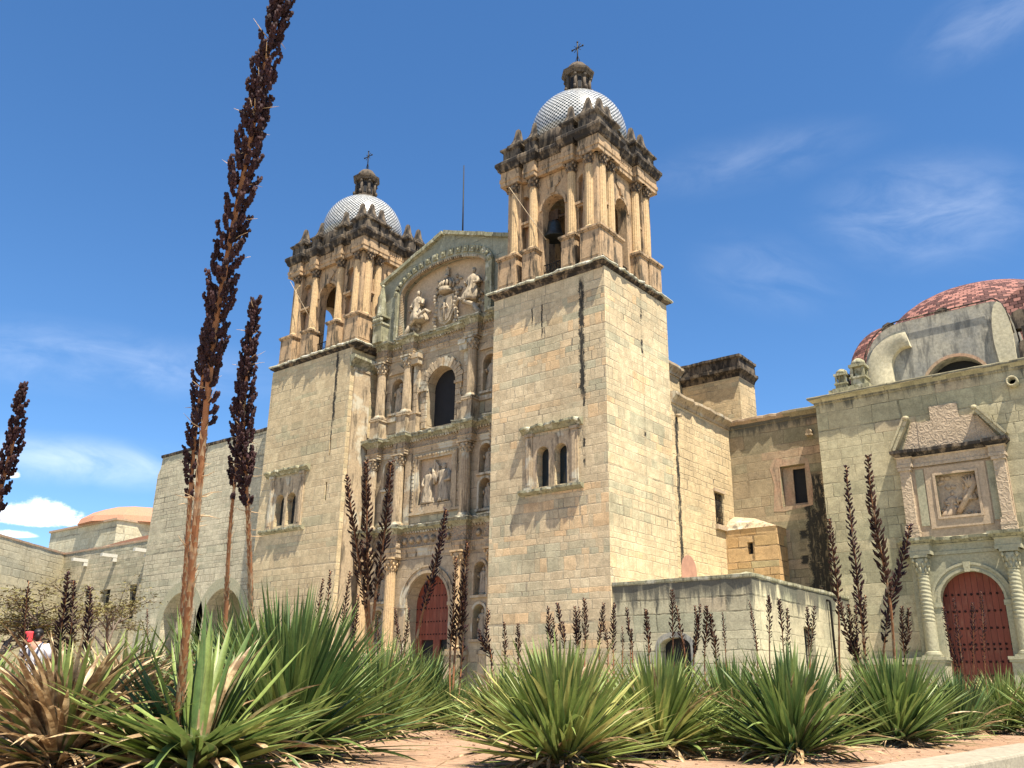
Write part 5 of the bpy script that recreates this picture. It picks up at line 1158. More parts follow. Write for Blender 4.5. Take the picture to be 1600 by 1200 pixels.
# ------------------------------------------------------------------ the visitor seen over the plants
def build_person():
    P = Vector((-19.88, 8.86, G)); f = Vector((-.75, .66, 0)).normalized(); s = Vector((f.y, -f.x, 0))    # walking away, s = right-hand side
    t = thing('person', 'person in a white shirt with dark backpack straps, seen from behind over the agaves', 'person', P)
    def w(a, b_, z): return P+s*a+f*b_+Vector((0, 0, z))
    me = bpy.data.meshes.new('body'); V_ = []; E_ = []; R_ = []
    def add(p, r, par=None):
        V_.append(tuple(p-P)); R_.append(r)
        if par is not None: E_.append((par, len(V_)-1))
        return len(V_)-1
    pel = add(w(0,0,.95), (.15,.12)); ab = add(w(0,.0,1.12), (.135,.10), pel); ch = add(w(0,.0,1.32), (.165,.11), ab); up_ = add(w(0,0,1.43), (.12,.08), ch); nk = add(w(0,.02,1.50), (.055,.055), up_); hd0 = add(w(0,.03,1.57), (.07,.085), nk); hd1 = add(w(0,.035,1.65), (.078,.098), hd0); add(w(0,.03,1.71), (.05,.06), hd1)
    for q in (-1, 1):
        hp = add(w(q*.095, 0, .88), (.095,.10), pel); kn = add(w(q*.10, .04*q, .48), (.062,.062), hp); an = add(w(q*.10, -.02+.06*q, .09), (.042,.042), kn); ft = add(w(q*.11, .10+.06*q, .04), (.04,.035), an); add(w(q*.115, .19+.06*q, .03), (.03,.025), ft)
        sh = add(w(q*.19, 0, 1.42), (.062,.06), up_)
        if q == 1: el = add(w(.27, -.03, 1.14), (.044,.044), sh); wr = add(w(.25, .14, .95), (.03,.032), el)
        else: el = add(w(-.28, .06, 1.20), (.044,.044), sh); wr = add(w(-.20, .12, 1.40), (.03,.032), el)
        d = (Vector(V_[wr])-Vector(V_[el])).normalized(); pm = add(P+Vector(V_[wr])+d*.07, (.036,.02), wr)
        for k in range(4): a = add(P+Vector(V_[pm])+d*.05+s*(.018*(k-1.5)), (.009,.009), pm); add(P+Vector(V_[a])+d*.035-f*.012, (.008,.008), a)
        th = add(P+Vector(V_[wr])+d*.05+s*(-q*.04), (.01,.01), wr); add(P+Vector(V_[th])+d*.035, (.008,.008), th)
    me.from_pydata(V_, E_, []); o = bpy.data.objects.new('body', me); COL.objects.link(o); o.parent = t
    m_ = o.modifiers.new('skin', 'SKIN'); m_.use_smooth_shade = True
    for i, sv in enumerate(me.skin_vertices[0].data): sv.radius = R_[i]; sv.use_root = (i == 0)
    o.modifiers.new('sub', 'SUBSURF').levels = 1; o.modifiers['sub'].render_levels = 2
    me.materials.append(M['skin'])
    ORG[o] = P
    # face: nose and ears
    b = MB(); b.blob(w(0,.135,1.625), .014, .018, .022, 6, 5)
    for q in (-1, 1): b.blob(w(q*.08, .03, 1.62), .012, .02, .032, 6, 5); b.blob(w(q*.03, .118, 1.645), .012, .008, .008, 6, 5)
    b.blob(w(0,.122,1.575), .026, .008, .009, 6, 5); b.build('face', M['skin'], t)
    def loft(b, secs, n=16, close=True):
        rings = []
        for (c, rx, ry) in secs: rings.append([b.vert(Vector(c)+s*(rx*cos(2*pi*j/n))+f*(ry*sin(2*pi*j/n))) for j in range(n)])
        for k in range(len(rings)-1):
            for j in range(n): b.face((rings[k][j], rings[k][(j+1)%n], rings[k+1][(j+1)%n], rings[k+1][j]), None, True)
    b = MB(); loft(b, [(w(0,0,.84), .185,.145), (w(0,0,.95), .18,.14), (w(0,0,1.12), .17,.13), (w(0,0,1.30), .20,.138), (w(0,0,1.40), .215,.12), (w(0,.005,1.46), .13,.085), (w(0,.02,1.50), .07,.07)])
    b.tube([w(.17,0,1.43), w(.24,-.01,1.30), w(.27,-.03,1.16)], [.075,.072,.066], 12); b.tube([w(-.17,0,1.43), w(-.245,.03,1.31), w(-.28,.06,1.21)], [.075,.072,.066], 12)
    b.build('shirt', M['white'], t)
    b = MB(); loft(b, [(w(0,0,.80), .175,.135), (w(0,0,.98), .172,.132)])
    for q in (-1, 1): b.tube([w(q*.09,0,.92), w(q*.10,.04*q,.5), w(q*.10,-.02+.06*q,.10)], [.105,.078,.06], 12)
    b.build('trousers', M['jeans'], t)
    b = MB(); b.blob(w(0,.0,1.675), .09, .105, .085, 14, 10); b.blob(w(0,-.04,1.60), .08, .06, .09, 12, 8); b.build('hair', M['hair'], t)
    b = MB()
    for q in (-1, 1): b.tube([w(q*.10,.125,1.20), w(q*.11,.10,1.40), w(q*.105,.0,1.475), w(q*.10,-.11,1.40), w(q*.06,-.15,1.22), w(q*.11,-.14,1.02)], .02, 6)
    b.build('backpack_strap', M['strap'], t)
    b = MB()
    for q in (-1, 1): b.blob(w(q*.11,.09+.06*q,.045), .05, .12, .05, 10, 6, True, Matrix(((s.x, f.x, 0), (s.y, f.y, 0), (0, 0, 1))))
    b.build('shoe', M['strap'], t)
    b = MB(); c = w(-.19, .02, 1.56); b.box(c.x-.10, c.x+.10, c.y-.06, c.y+.06, c.z-.08, c.z+.14); bo = b.build('red_bag', M['red'])
    bv = bo.modifiers.new('bevel', 'BEVEL'); bv.width = .03; bv.segments = 3
    tag(bo, 'bright red cloth bag carried on the left shoulder of the person', 'bag')
build_person()

# ------------------------------------------------------------------ agaves
def leaf(b, base, az, el, L, wd, droop, rnd, col, dry, curl=0.0, nseg=7):
    """one sword leaf: channelled cross-section, tapering to a point, bending under its weight"""
    h = Vector((cos(az), sin(az), 0)); side = Vector((-sin(az), cos(az), 0)); p = Vector(base); e = el; tw = rnd.gauss(0, .18)
    rows = []
    for k in range(nseg+1):
        t_ = k/nseg; d = h*cos(e)+Vector((0,0,1))*sin(e); up = -h*sin(e)+Vector((0,0,1))*cos(e)
        wk = wd*(.72+.9*t_ if t_ < .3 else 1.0 if t_ < .5 else 1.0-((t_-.5)/.5)**1.35)*.5
        sd = (side*cos(tw*t_*2)+up*sin(tw*t_*2)); nn = (up*cos(tw*t_*2)-side*sin(tw*t_*2))
        b.curcol = (col, t_, dry, 1.0)
        if k == nseg: rows.append([b.vert(p)])
        else:
            e0 = b.vert(p-sd*wk+nn*wk*.38); b.curcol = (col, t_, dry, 0.0); e1 = b.vert(p-nn*wk*.10); b.curcol = (col, t_, dry, 1.0); rows.append([e0, e1, b.vert(p+sd*wk+nn*wk*.38)])
        p = p+d*L/nseg; e -= droop/nseg*(1+1.2*t_); h2 = curl/nseg; h = (h*cos(h2)+side*sin(h2)).normalized(); side = Vector((-h.y, h.x, 0))
    for k in range(nseg):
        a, c = rows[k], rows[k+1]
        if len(c) == 3: b.face((a[0], a[1], c[1], c[0]), None, True); b.face((a[1], a[2], c[2], c[1]), None, True)
        else: b.face((a[0], a[1], c[0]), None, True); b.face((a[1], a[2], c[0]), None, True)
def rosette(n, L, wd, seed, hue=(.15, .7), dryfrac=.04, elmin=.12, elmax=1.52, droop=.2, lean=(0, 0), nseg=7, gap=None):
    r_ = random.Random(seed); b = MB()
    for k in range(n):
        t_ = (k+.5)/n; az = k*2.39996+r_.gauss(0, .25); el = elmin+(elmax-elmin)*(1-t_)**.85+r_.gauss(0, .10)
        rad = .05+.09*t_; Lk = L*r_.uniform(.78, 1.08)*(1.0 if t_ > .12 else .82)
        kink = 1.1*r_.random() if r_.random() < .09 else 0.0
        dry = 1.0 if r_.random() < dryfrac+(.10 if t_ > .88 else 0) else 0.0
        col = min(1, max(0, r_.uniform(*hue)+(.22 if r_.random() < .10 else 0)))
        az2 = az; 
        base = (rad*cos(az)*1.2, rad*sin(az)*1.2, .05+.20*(1-t_))
        if gap is not None and cos(az-gap) > -.1: el = min(el, .55-.28*cos(az-gap))
        lx = lean[0]*cos(az)+lean[1]*sin(az)
        leaf(b, base, az2, min(1.56, el+lx*-.35), Lk, wd*r_.uniform(.75, 1.15), droop*.5*r_.uniform(-.1, 1.5)*(1.2-.7*sin(max(0, el)))+dry*.5+kink, r_, col, dry, r_.gauss(0, .22), nseg)
    return b
def skirt(n, L, wd, seed):
    r_ = random.Random(seed); b = MB()
    for k in range(n):
        az = r_.uniform(0, 6.283); leaf(b, (.12*cos(az), .12*sin(az), r_.uniform(.03, .14)), az, r_.uniform(-.12, .40), L*r_.uniform(.5, 1.0), wd*r_.uniform(.5, 1), r_.uniform(.2, 1.2), r_, r_.random(), 1.0, r_.gauss(0, .8), 6)
    for i, p in enumerate(b.v): p.z = max(p.z, .012+.01*(i % 3))
    return b
def spike_at(pts, t_):
    n = len(pts)-1; x = min(max(t_, 0), .9999)*n; k = int(x); return pts[k].lerp(pts[k+1], x-k), (pts[k+1]-pts[k]).normalized()
def smooth_path(ctrl, n=26):
    c = [Vector(p) for p in ctrl]; c = [c[0]*2-c[1]]+c+[c[-1]*2-c[-2]]; out = []
    m_ = len(c)-3
    for q in range(n+1):
        x = min(q/n*m_, m_-1e-6); k = int(x); t_ = x-k; p0, p1, p2, p3 = c[k:k+4]
        out.append(.5*((2*p1)+(p2-p0)*t_+(2*p0-5*p1+4*p2-p3)*t_*t_+(3*p1-p0-3*p2+p3)*t_**3))
    return out
def stalk(th, pts, r0, t0, wid, nb, seed, detail=1, mat='seed', rmin=.35):
    """flower stem with an open head of capsule-laden side branches from t0 up; pts bottom to top (world)"""
    r_ = random.Random(seed); b = MB(); pts = smooth_path(pts, 30); n = len(pts)
    b.tube(pts, [r0*(1-(1-rmin)*(k/(n-1))) for k in range(n)], 9 if detail > 1 else 6)
    st = tpart(th, 'flower_stalk', b, 'stem')
    if detail:
        br = MB(); nbr = {1: 30, 2: 80, 3: 130}[detail]
        for k in range(nbr):                        # withered bracts clasping the stem
            t_ = t0*1.02*(k+.5)/nbr; p, d = spike_at(pts, t_); a = k*2.4+r_.gauss(0, .3); x = d.cross(Vector((.2, 1, .1))).normalized(); y = d.cross(x); o = x*cos(a)+y*sin(a); rr = r0*(1-(1-rmin)*t_); sd = d.cross(o)
            ln = r0*r_.uniform(1.2, 3.6); q = p+o*rr*.9; w_ = rr*r_.uniform(.35, .65); tip = q+d*ln+o*ln*r_.uniform(.1, .5)
            i = [br.vert(q-sd*w_), br.vert(q+sd*w_), br.vert(tip), br.vert(q+o*rr*.25+d*ln*.1)]; br.face((i[0], i[3], i[2])); br.face((i[3], i[1], i[2]))
        if detail == 3:
            for k in range(30):
                t_ = r_.uniform(t0*.75, 1); p, d = spike_at(pts, t_); a = r_.uniform(0, 6.3); o = Vector((cos(a), sin(a), r_.uniform(-.2, .5))); br.tube([p, p+o*.09, p+o*.17+Vector((0,0,r_.uniform(-.03,.04)))], [.005, .004, .001], 4)
        tpart(st, 'bract', br, 'bract')
    hd = MB()
    for k in range(nb):
        u = (k+.5)/nb; t_ = t0+(1-t0)*u; p, d = spike_at(pts, t_); a = k*2.39996+r_.gauss(0, .3); x = d.cross(Vector((.2, 1, .1))).normalized(); y = d.cross(x); o = x*cos(a)+y*sin(a)
        env = min(1.0, .45+2.2*u)*(1-.62*max(0, (u-.35)/.65)**1.5)*r_.uniform(.7, 1.15); env = max(env, .16); ln = wid*env
        if (u < .12 and r_.random() < .45) or r_.random() < .08: continue
        o = (o+d*r_.gauss(0, .22)+d.cross(o)*r_.gauss(0, .2)).normalized()
        rr = r0*(1-(1-rmin)*t_); q = p+o*rr*.7
        if detail >= 2:
            e1 = q+(o*.85+d*.30)*ln*.55; e2 = e1+(o*.30+d*.9)*ln*.75
            nc = 11 if detail == 3 else 7; cr = wid*(.115 if detail == 3 else .155)
            hd.tube([q, e1, e2], [cr*.35, cr*.3, cr*.2], 4)
            for c in range(nc):
                tt = .18+.82*(c+.5)/nc; pc = q.lerp(e1, tt*2) if tt < .5 else e1.lerp(e2, tt*2-1)
                for z in range(3):
                    an = r_.uniform(0, 6.3); off = Vector((cos(an), sin(an), r_.uniform(-.5, .9)))*cr*.75
                    hd.blob(pc+off, cr*.62, cr*.62, cr*.85, 5, 3, False)
        else:
            e2 = q+(o*.55+d*.85)*ln*1.15; c = hd; mid = q.lerp(e2, .55)+o*ln*.12; cr = wid*.20
            sd = d.cross(o); i = [c.vert(q), c.vert(mid-sd*cr), c.vert(mid+o*cr*.8), c.vert(mid+sd*cr), c.vert(mid-o*cr*.8), c.vert(e2+o*ln*.1)]
            for f_ in ((0,1,2), (0,2,3), (0,3,4), (0,4,1), (5,2,1), (5,3,2), (5,4,3), (5,1,4)): c.face([i[z] for z in f_])
    tpart(st, 'seed_head', hd, mat)
    return st

def gpt(px, py):                                   # point of the bed surface seen at a picture position when sighting the place
    r = FW*FPX+RT*(px-800)+UP*(600-py); return r*(G/r.z)
def plant(label, loc, n, L, wd, seed, hue=(.15, .7), dry=.04, nskirt=40, rz=0, group='agaves in the planting bed', **k):
    t = thing('agave_plant', label, 'agave', (loc[0], loc[1], G), group)
    ORG[t] = Vector((loc[0], loc[1], G))
    b = rosette(n, L, wd, seed, hue, dry, **k)
    o = b.build('leaf_rosette', M['leaf'], t, (loc[0], loc[1], G), 0, False); o.rotation_euler.z = rz
    if nskirt: s = skirt(nskirt, L*.75, wd*.8, seed+500); s.build('dry_leaves', M['leaf'], t, (loc[0], loc[1], G), 0, False)
    return t
def px_path(lst, d): return [at(x, y, d) for x, y in lst]
def root_of(pts):                                   # continue the stem down to the soil
    a, b_ = pts[-1], pts[-2]; dz = a.z-G-.05
    dirn = (a-b_); k = dz/max(.2, -dirn.z) if dirn.z < -.05 else 0
    q = a+dirn*k*.6; return Vector((q.x, q.y, G+.04))

# -- the front plants
A = {}
def grow(key, label, px, py, n, L, wd, seed, **k): A[key] = plant(label, gpt(px, py), n, L, wd, seed, **k); return A[key]
grow('dry', 'withered tan-brown agave with collapsed dry leaves at the lower left corner', 85, 1215, 280, 1.02, .055, 101, hue=(.35, .95), dry=.84, nskirt=170, elmin=-.02, elmax=1.45, droop=.4)
grow('dry2', 'half dry agave with brown and yellow leaves, left of the tallest flower stalk', 185, 1185, 280, 1.05, .05, 102, hue=(.35, .98), dry=.58, nskirt=110, elmax=1.48, droop=.3)
_b = gpt(292, 1238); _az = atan2(-_b.y, -_b.x)
_q = gpt(300, 1232); _q = _q+Vector((_q.x, _q.y, 0)).normalized()*.55
A['tall'] = plant('large agave with broad green leaves carrying the tallest flower stalk', (_q.x, _q.y), 240, 1.08, .066, 103, hue=(.2, .85), dry=.14, nskirt=60, elmin=.15, droop=.16, gap=_az)
grow('left', 'big dense dark green agave in the left centre of the bed', 445, 1188, 620, 1.45, .05, 104, hue=(.08, .55), dry=.01, nskirt=70, elmin=.10, droop=.14)
grow('left_b', 'dark green agave standing close behind the big dense one at left', 365, 1165, 420, 1.52, .05, 120, hue=(.05, .55), dry=.02, nskirt=0, elmin=.25, droop=.14)
grow('mid1', 'green agave with fine leaves right of the big dense dark green one', 590, 1157, 330, 1.25, .044, 105, hue=(.2, .75), dry=.03, nskirt=60, elmin=.15)
grow('mid2', 'compact green agave in front of the main church door', 655, 1138, 320, 1.33, .046, 106, hue=(.08, .5), dry=.02, nskirt=50, elmin=.15)
grow('front', 'bright yellow-green agave with broad toothed leaves at the centre front', 878, 1203, 460, .98, .052, 107, hue=(.45, .97), dry=.03, nskirt=90, elmin=.05, droop=.16)
grow('front_b', 'yellow-green agave touching the right side of the centre front one', 1030, 1182, 400, .98, .052, 108, hue=(.5, .97), dry=.05, nskirt=80, elmin=.10, droop=.16)
grow('front_c', 'pale dry-tipped agave behind the centre front one', 790, 1150, 340, 1.0, .042, 109, hue=(.45, 1.0), dry=.20, nskirt=80)
grow('rt1', 'agave with brown dried leaves in its middle, below the annex doorway', 1150, 1176, 380, .98, .046, 110, hue=(.2, .65), dry=.14, nskirt=100)
grow('rt2', 'dark green agave right of the one with brown dried leaves', 1240, 1190, 400, 1.0, .05, 111, hue=(.12, .6), dry=.06, nskirt=80)
grow('rt3', 'round green agave with pale dry leaves at its foot, under the chapel corner', 1402, 1166, 440, 1.2, .05, 112, hue=(.12, .65), dry=.02, nskirt=90, elmin=.08)
grow('rt4', 'narrow bluish green agave left of the chapel door', 1500, 1155, 240, 1.0, .042, 113, hue=(.0, .3), dry=.02, nskirt=30, elmin=.5)
grow('rt5', 'light green agave in front of the chapel door', 1572, 1146, 300, 1.12, .046, 114, hue=(.35, .85), dry=.04, nskirt=50, elmin=.2)
grow('rt6', 'olive agave at the right edge behind the kerb', 1650, 1150, 220, 1.15, .046, 115, hue=(.25, .75), dry=.05, nskirt=30)
# -- stalks on the front plants; paths run from the tip down
def add_stalk(th, path, d, r0, t0, wid, nb, seed, detail, mat='seed', rmin=.35):
    pts = px_path(path, d); pts.append(root_of(pts)); pts.reverse(); return stalk(th, pts, r0, t0, wid, nb, seed, detail, mat, rmin)
dT = 6.75
add_stalk(A['tall'], [(452, -70), (440, 0), (412, 110), (392, 215), (365, 350), (338, 500), (324, 620), (311, 760), (299, 900), (288, 1020), (281, 1095)], dT, .033, .42, .158, 250, 201, 3, rmin=.42)
add_stalk(A['tall'], [(336, 450), (326, 530), (315, 600), (304, 690), (297, 780), (291, 880), (285, 965), (280, 1060)], 8.3, .030, .50, .13, 130, 202, 3)
add_stalk(A['left'], [(399, 470), (388, 560), (381, 660), (384, 740), (388, 820), (391, 900), (391, 985)], 9.3, .031, .48, .15, 170, 203, 3)
add_stalk(A['left_b'], [(381, 560), (374, 640), (368, 740), (360, 820), (355, 905), (353, 960)], 9.9, .028, .58, .13, 70, 204, 2)
th = plant('agave at the left edge carrying the dark leaning flower stalk', gpt(-55, 1130), 120, 1.4, .07, 131, hue=(.2, .8), dry=.2, nskirt=20)
add_stalk(th, [(34, 602), (28, 650), (17, 705), (2, 760), (-15, 830), (-32, 920), (-45, 1010)], 9.5, .04, .40, .13, 100, 205, 2)
# -- rear plants: each carries the stalks that rise from it
protos = []
REAR = [  # label, root px, distance, leaf length, stalks: (path, radius, head start, width, branches)
 ('agave with three tall brown flower stalks before the church facade', 578, 14.5, 1.3, [([(542,744),(549,800),(560,870),(570,940),(577,1015)],.03,.36,.13,70,'seed2'), ([(572,722),(573,800),(574,880),(576,950),(578,1020)],.032,.40,.15,80,'seed2'), ([(611,722),(606,790),(597,860),(587,930),(580,1015)],.03,.36,.14,80,'seed2')]),
 ('agave whose leaning flower stalk crosses the main red door', 647, 16.5, 1.2, [([(697,797),(688,850),(674,905),(660,960),(648,1020)],.026,.38,.15,70,'seed')]),
 ('agave with two close flower stalks in front of the right side of the main door', 708, 16, 1.2, [([(713,872),(710,930),(706,985),(703,1025)],.02,.3,.11,60,'seed2'), ([(730,848),(725,910),(717,970),(710,1028)],.022,.28,.14,70,'seed2'), ([(727,905),(724,960),(722,1025)],.018,.2,.12,50,'seed')]),
 ('agave with a forked pair of flower stalks at the base of the right tower', 769, 15, 1.0, [([(764,953),(760,985),(762,1010),(768,1032)],.015,.25,.09,40,'seed'), ([(748,985),(755,1008),(768,1034)],.015,.2,.09,34,'seed')]),
 ('agave with a slender flower stalk left of the facade column', 543, 16, 1.2, [([(547,893),(541,935),(536,975),(533,1015)],.017,.28,.09,44,'seed2'), ([(560,930),(556,970),(552,1015)],.017,.2,.09,40,'seed')]),
 ('agave with two slender flower stalks in front of the left tower', 503, 15, 1.3, [([(516,892),(513,930),(508,980),(505,1010)],.017,.3,.08,44,'seed'), ([(505,905),(499,945),(494,990),(491,1015)],.017,.3,.08,44,'seed'), ([(478,955),(474,1000),(472,1015)],.013,.2,.06,24,'seed')]),
 ('agave with a single short flower stalk before the left portal column', 592, 18, 1.1, [([(590,960),(590,990),(591,1025)],.015,.2,.08,36,'seed2'),([(617,950),(621,985),(627,1025)],.015,.25,.08,40,'seed')]),
 ('agave with one flower stalk left of the red main door', 636, 18, 1.1, [([(639,950),(636,985),(632,1020)],.015,.3,.08,40,'seed')]),
 ('agave with two small flower stalks side by side on the right tower base', 800, 16, 1.0, [([(788,973),(789,1000),(789,1032)],.013,.25,.08,36,'seed2'), ([(809,975),(810,1000),(810,1032)],.013,.25,.08,36,'seed2')]),
 ('agave with three flower stalks, leftmost behind the centre front plant', 868, 14.5, 1.0, [([(857,950),(858,980),(861,1020)],.014,.25,.085,40,'seed'), ([(864,966),(867,995),(871,1022)],.012,.25,.07,30,'seed'), ([(871,942),(876,975),(882,1015)],.014,.28,.085,44,'seed')]),
 ('agave with three flower stalks directly behind the centre front plant', 904, 14.5, 1.0, [([(898,948),(900,980),(902,1020)],.014,.25,.085,40,'seed'), ([(905,949),(904,985),(903,1020)],.012,.25,.07,36,'seed'), ([(913,936),(914,970),(914,1015)],.014,.3,.085,44,'seed2')]),
 ('agave with a pair of flower stalks at the corner of the right tower', 943, 15, 1.0, [([(943,943),(940,975),(936,1018)],.014,.3,.08,40,'seed'), ([(943,972),(947,995),(950,1018)],.012,.25,.07,30,'seed')]),
 ('agave with a thick flower stalk left of the annex wall', 962, 15.5, 1.0, [([(960,943),(958,980),(958,1018)],.014,.25,.09,44,'seed'), ([(972,979),(973,1000),(973,1020)],.011,.2,.05,24,'seed')]),
 ('agave with a slightly bent flower stalk at the left end of the annex wall', 985, 16, 1.0, [([(979,950),(983,980),(988,1018)],.014,.25,.08,40,'seed'), ([(987,985),(985,1020)],.011,.2,.06,22,'seed')]),
 ('agave with one brown flower stalk left of the annex doorway', 1012, 15.5, 1.0, [([(1009,953),(1011,980),(1014,1022)],.014,.25,.095,42,'seed2')]),
 ('agave with two flower stalks crossing the annex doorway', 1062, 15.5, 1.0, [([(1050,922),(1051,965),(1053,1040)],.015,.4,.09,46,'seed2'), ([(1057,947),(1063,985),(1071,1035)],.015,.3,.09,42,'seed2')]),
 ('agave with a forked flower stalk right of the annex doorway', 1086, 15, 1.0, [([(1086,947),(1089,975),(1086,1010),(1084,1040)],.014,.35,.08,38,'seed'), ([(1094,945),(1091,975),(1087,1010),(1084,1042)],.014,.35,.08,38,'seed')]),
 ('agave with two thick brown flower stalks on the annex front', 1108, 15, 1.0, [([(1104,948),(1104,985),(1101,1042)],.014,.4,.10,44,'seed2'), ([(1110,960),(1114,990),(1119,1030)],.014,.2,.10,44,'seed2')]),
 ('agave with a slim flower stalk near the annex corner', 1131, 16, .95, [([(1129,957),(1131,985),(1134,1025)],.012,.3,.06,34,'seed')]),
 ('agave with one bent flower stalk at the annex corner', 1181, 15.5, .95, [([(1171,940),(1176,970),(1182,1005),(1184,1040)],.013,.35,.07,40,'seed')]),
 ('agave with one straight flower stalk before the sunlit annex side', 1204, 15.5, .95, [([(1201,931),(1202,965),(1203,1045)],.014,.45,.08,42,'seed')]),
 ('agave with two flower stalks before the sunlit annex side', 1228, 15.5, .95, [([(1217,936),(1221,970),(1226,1040)],.014,.42,.085,42,'seed'), ([(1230,951),(1231,985),(1232,1042)],.013,.4,.075,38,'seed')]),
 ('agave with a pair of flower stalks in front of the annex side window', 1266, 16, .95, [([(1261,949),(1263,980),(1265,1042)],.014,.4,.08,38,'seed'), ([(1272,948),(1270,980),(1266,1042)],.014,.4,.08,38,'seed')]),
 ('agave with a tall brown flower stalk at the end of the annex wall', 1311, 15, 1.0, [([(1296,812),(1302,865),(1309,925),(1311,980),(1312,1045)],.022,.46,.13,64,'seed2')]),
 ('agave with the tallest dark flower stalk of the right group', 1345, 15.5, 1.0, [([(1322,728),(1328,800),(1336,870),(1342,930),(1348,985),(1352,1045)],.024,.30,.14,100,'seed'), ([(1352,930),(1350,970),(1353,1035)],.015,.2,.09,44,'seed2')]),
 ('agave with three crowded flower stalks in the right group', 1337, 14.5, 1.0, [([(1311,940),(1320,975),(1332,1012),(1340,1040)],.016,.15,.12,54,'seed2'), ([(1325,945),(1330,985),(1340,1036)],.015,.2,.10,44,'seed2'), ([(1337,946),(1338,985),(1341,1036)],.015,.25,.08,44,'seed')]),
 ('agave with a tall rust-coloured flower stalk in the right group', 1400, 13.5, 1.0, [([(1356,714),(1362,780),(1373,845),(1385,905),(1393,960),(1399,1045)],.026,.40,.15,90,'seed2')]),
 ('agave with a dark flower stalk bent to the right in the right group', 1381, 14, 1.0, [([(1421,822),(1413,865),(1400,910),(1388,955),(1383,1000),(1381,1035)],.020,.30,.14,80,'seed')]),
 ('agave with a forked pair of flower stalks beside the spiral column', 1414, 15, .95, [([(1409,948),(1410,985),(1414,1035)],.014,.3,.09,46,'seed2'), ([(1420,951),(1419,985),(1415,1036)],.014,.3,.09,46,'seed2')]),
 ('agave with two dark flower stalks at the left side of the chapel door', 1508, 18, 1.0, [([(1474,948),(1480,985),(1492,1030),(1505,1070)],.016,.3,.10,54,'seed'), ([(1490,935),(1496,980),(1502,1025),(1508,1068)],.014,.4,.09,46,'seed')]),
 ('agave with one flower stalk in the middle of the chapel door', 1523, 18, 1.0, [([(1519,942),(1521,985),(1523,1070)],.014,.45,.09,44,'seed')]),
 ('agave with a slim flower stalk right of the middle of the chapel door', 1541, 18, 1.0, [([(1533,924),(1536,975),(1541,1068)],.014,.45,.08,44,'seed')]),
 ('agave with a dark spire of a flower stalk at the far left', 38, 14, 1.2, [([(45,908),(41,950),(38,1000),(36,1040)],.018,.2,.09,44,'seed')]),
 ('agave with two broad dark flower stalks left of the convent', 100, 13, 1.2, [([(106,896),(102,940),(95,985),(92,1030)],.02,.12,.12,70,'seed'), ([(115,908),(114,950),(110,1000),(106,1030)],.018,.12,.10,60,'seed')]),
 ('agave with a brown flower stalk in front of the mesquite trees', 138, 14, 1.2, [([(141,918),(139,960),(136,1000),(134,1035)],.018,.15,.12,50,'seed')]),
 ('agave with a tiny distant flower stalk before the portico', 230, 20, 1.1, [([(230,952),(230,980),(230,1030)],.014,.25,.07,34,'seed')]),
]
FILL = [(20, 12, 1.3), (70, 9.5, 1.2), (190, 11.5, 1.3), (235, 14, 1.3), (300, 13, 1.3), (455, 13, 1.3), (690, 20, 1.3), (735, 21, 1.2), (745, 15, 1.0), (830, 13, 1.1), (960, 12.5, 1.2), (1300, 13.5, 1.2), (1440, 20, 1.3), (1465, 17, 1.2), (1545, 24, 1.3), (1590, 26, 1.3), (620, 21, 1.4), (530, 19, 1.4)]
pr = random.Random(77)
mk = []
for q in range(6):
    b = rosette(200, 1.0, .042, 300+q, ((.1,.5),(.2,.7),(.35,.9))[q % 3], (.03,.08,.15)[q % 3], nseg=5, elmin=.1, droop=.3)
    mk.append(b)
meshes = []
def rear(label, px, d, L, group='agaves in the planting bed'):
    p = at(px, 1060, d); k = pr.randrange(6); t = thing('agave_plant', label, 'agave', (p.x, p.y, G), group); ORG[t] = Vector((p.x, p.y, G))
    while len(meshes) <= 5: meshes.append(None)
    if meshes[k] is None:
        meshes[k] = mk[k].build('leaf_rosette', M['leaf'], t, (p.x, p.y, G), 0, False); o = meshes[k]
    else: o = copy_part(meshes[k], t, (p.x, p.y, G))
    o.scale = (L*.66, L*.66, L*.66); o.rotation_euler.z = pr.uniform(0, 6.28); return t
for i, (lab, px, d, L, sts) in enumerate(REAR):
    t = rear(lab, px, d, L)
    for j, (path, r0, t0, wid, nb, mt) in enumerate(sts):
        pts = px_path(path, d); base = t.location; pts.append(Vector((base.x+(pts[-1].x-base.x)*.5, base.y+(pts[-1].y-base.y)*.5, G+.05))); pts.reverse()
        stalk(t, pts, r0, t0, wid*1.05, int(nb*1.6), 400+i*7+j, 1, mt)
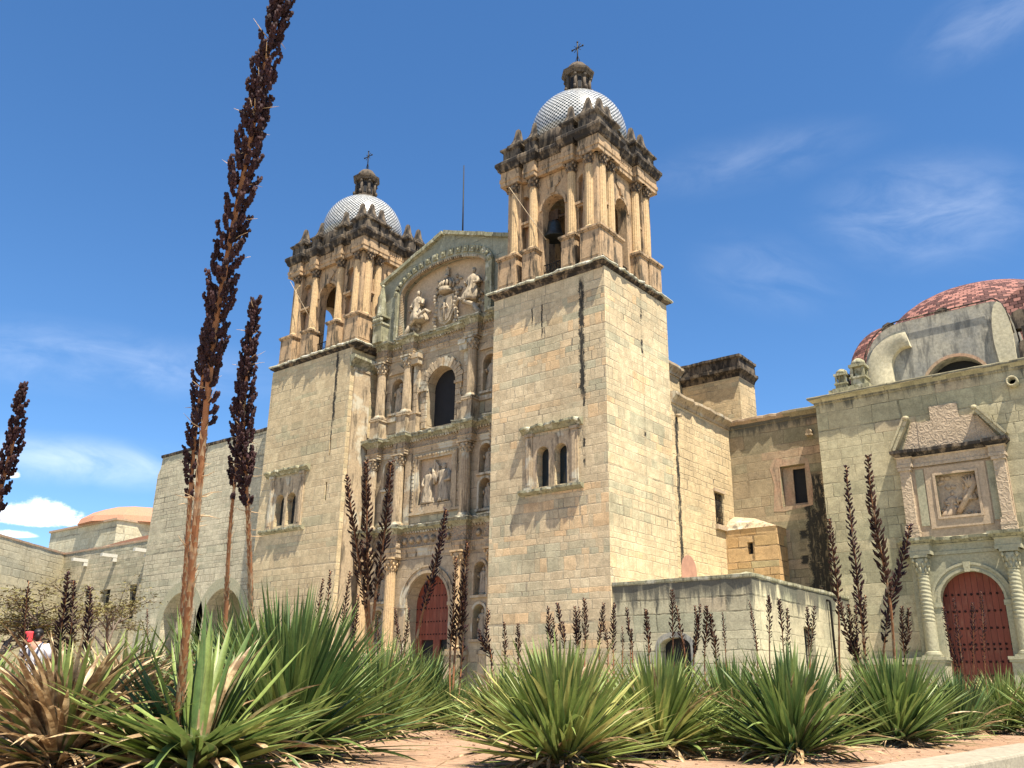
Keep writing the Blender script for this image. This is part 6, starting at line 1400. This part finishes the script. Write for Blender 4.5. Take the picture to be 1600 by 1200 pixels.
FL_ = ['low agave without a stalk at the far left edge', 'small agave left of the withered tan-brown one', 'low agave behind the half dry one at left', 'low agave before the portico', 'agave behind the tallest flower stalk', 'agave behind the big dense dark green one', 'distant agave before the main red door', 'distant agave before the right niche of the main portal', 'small agave left of the forked stalks at the right tower', 'low agave left behind the centre front one', 'low agave right behind the centre front one', 'low agave before the far end of the annex side', 'distant agave before the pedestal of the spiral column', 'low agave left of the narrow bluish one', 'distant agave at the foot of the chapel door', 'farthest agave at the right edge', 'distant agave before the left portal column', 'distant agave before the left tower pilaster']
for (px, d, L), lab in zip(FILL, FL_): rear(lab, px, d, L)

# ------------------------------------------------------------------ litter on the soil
def litter():
    r_ = random.Random(5); b = MB()
    for k in range(5200):
        y = r_.uniform(3, 26); x = r_.uniform(-24, -3.1) if y > 6 else r_.uniform(-12, -3.1)
        z = G+.05*noise.noise(Vector((x*.5, y*.5, 0)))+.022*noise.noise(Vector((x*2.3, y*2.3, 3)))+.006
        a = r_.uniform(0, 6.28); l = r_.uniform(.015, .10); w_ = r_.uniform(.004, .014); u = Vector((cos(a), sin(a), r_.uniform(-.1, .25)))*l; v = Vector((-sin(a), cos(a), 0))*w_
        b.curcol = (r_.random(), .5, 1.0); c = Vector((x, y, z)); i = [b.vert(c-u-v), b.vert(c-u*.2+v*1.2), b.vert(c+u), b.vert(c+u*.1-v*1.2)]; b.face(i)
    o = b.build('leaf_litter', M['leaf'], None, None, 0, False); tag(o, 'dry leaf scraps scattered over the reddish soil', 'leaf litter', kind='stuff')
    b = MB()
    for k in range(1800):
        y = r_.uniform(4, 22); x = r_.uniform(-18, -3.1); s_ = r_.uniform(.004, .028)*r_.uniform(.5, 1); z = G+.05*noise.noise(Vector((x*.5, y*.5, 0)))+.022*noise.noise(Vector((x*2.3, y*2.3, 3)))
        b.blob((x, y, z+s_*.3), s_*r_.uniform(.8, 1.4), s_, s_*.7, 6, 4, False)
    o = b.build('pebbles', M['soil']); tag(o, 'small clods and pebbles scattered over the reddish soil', 'pebbles', kind='stuff')
litter()
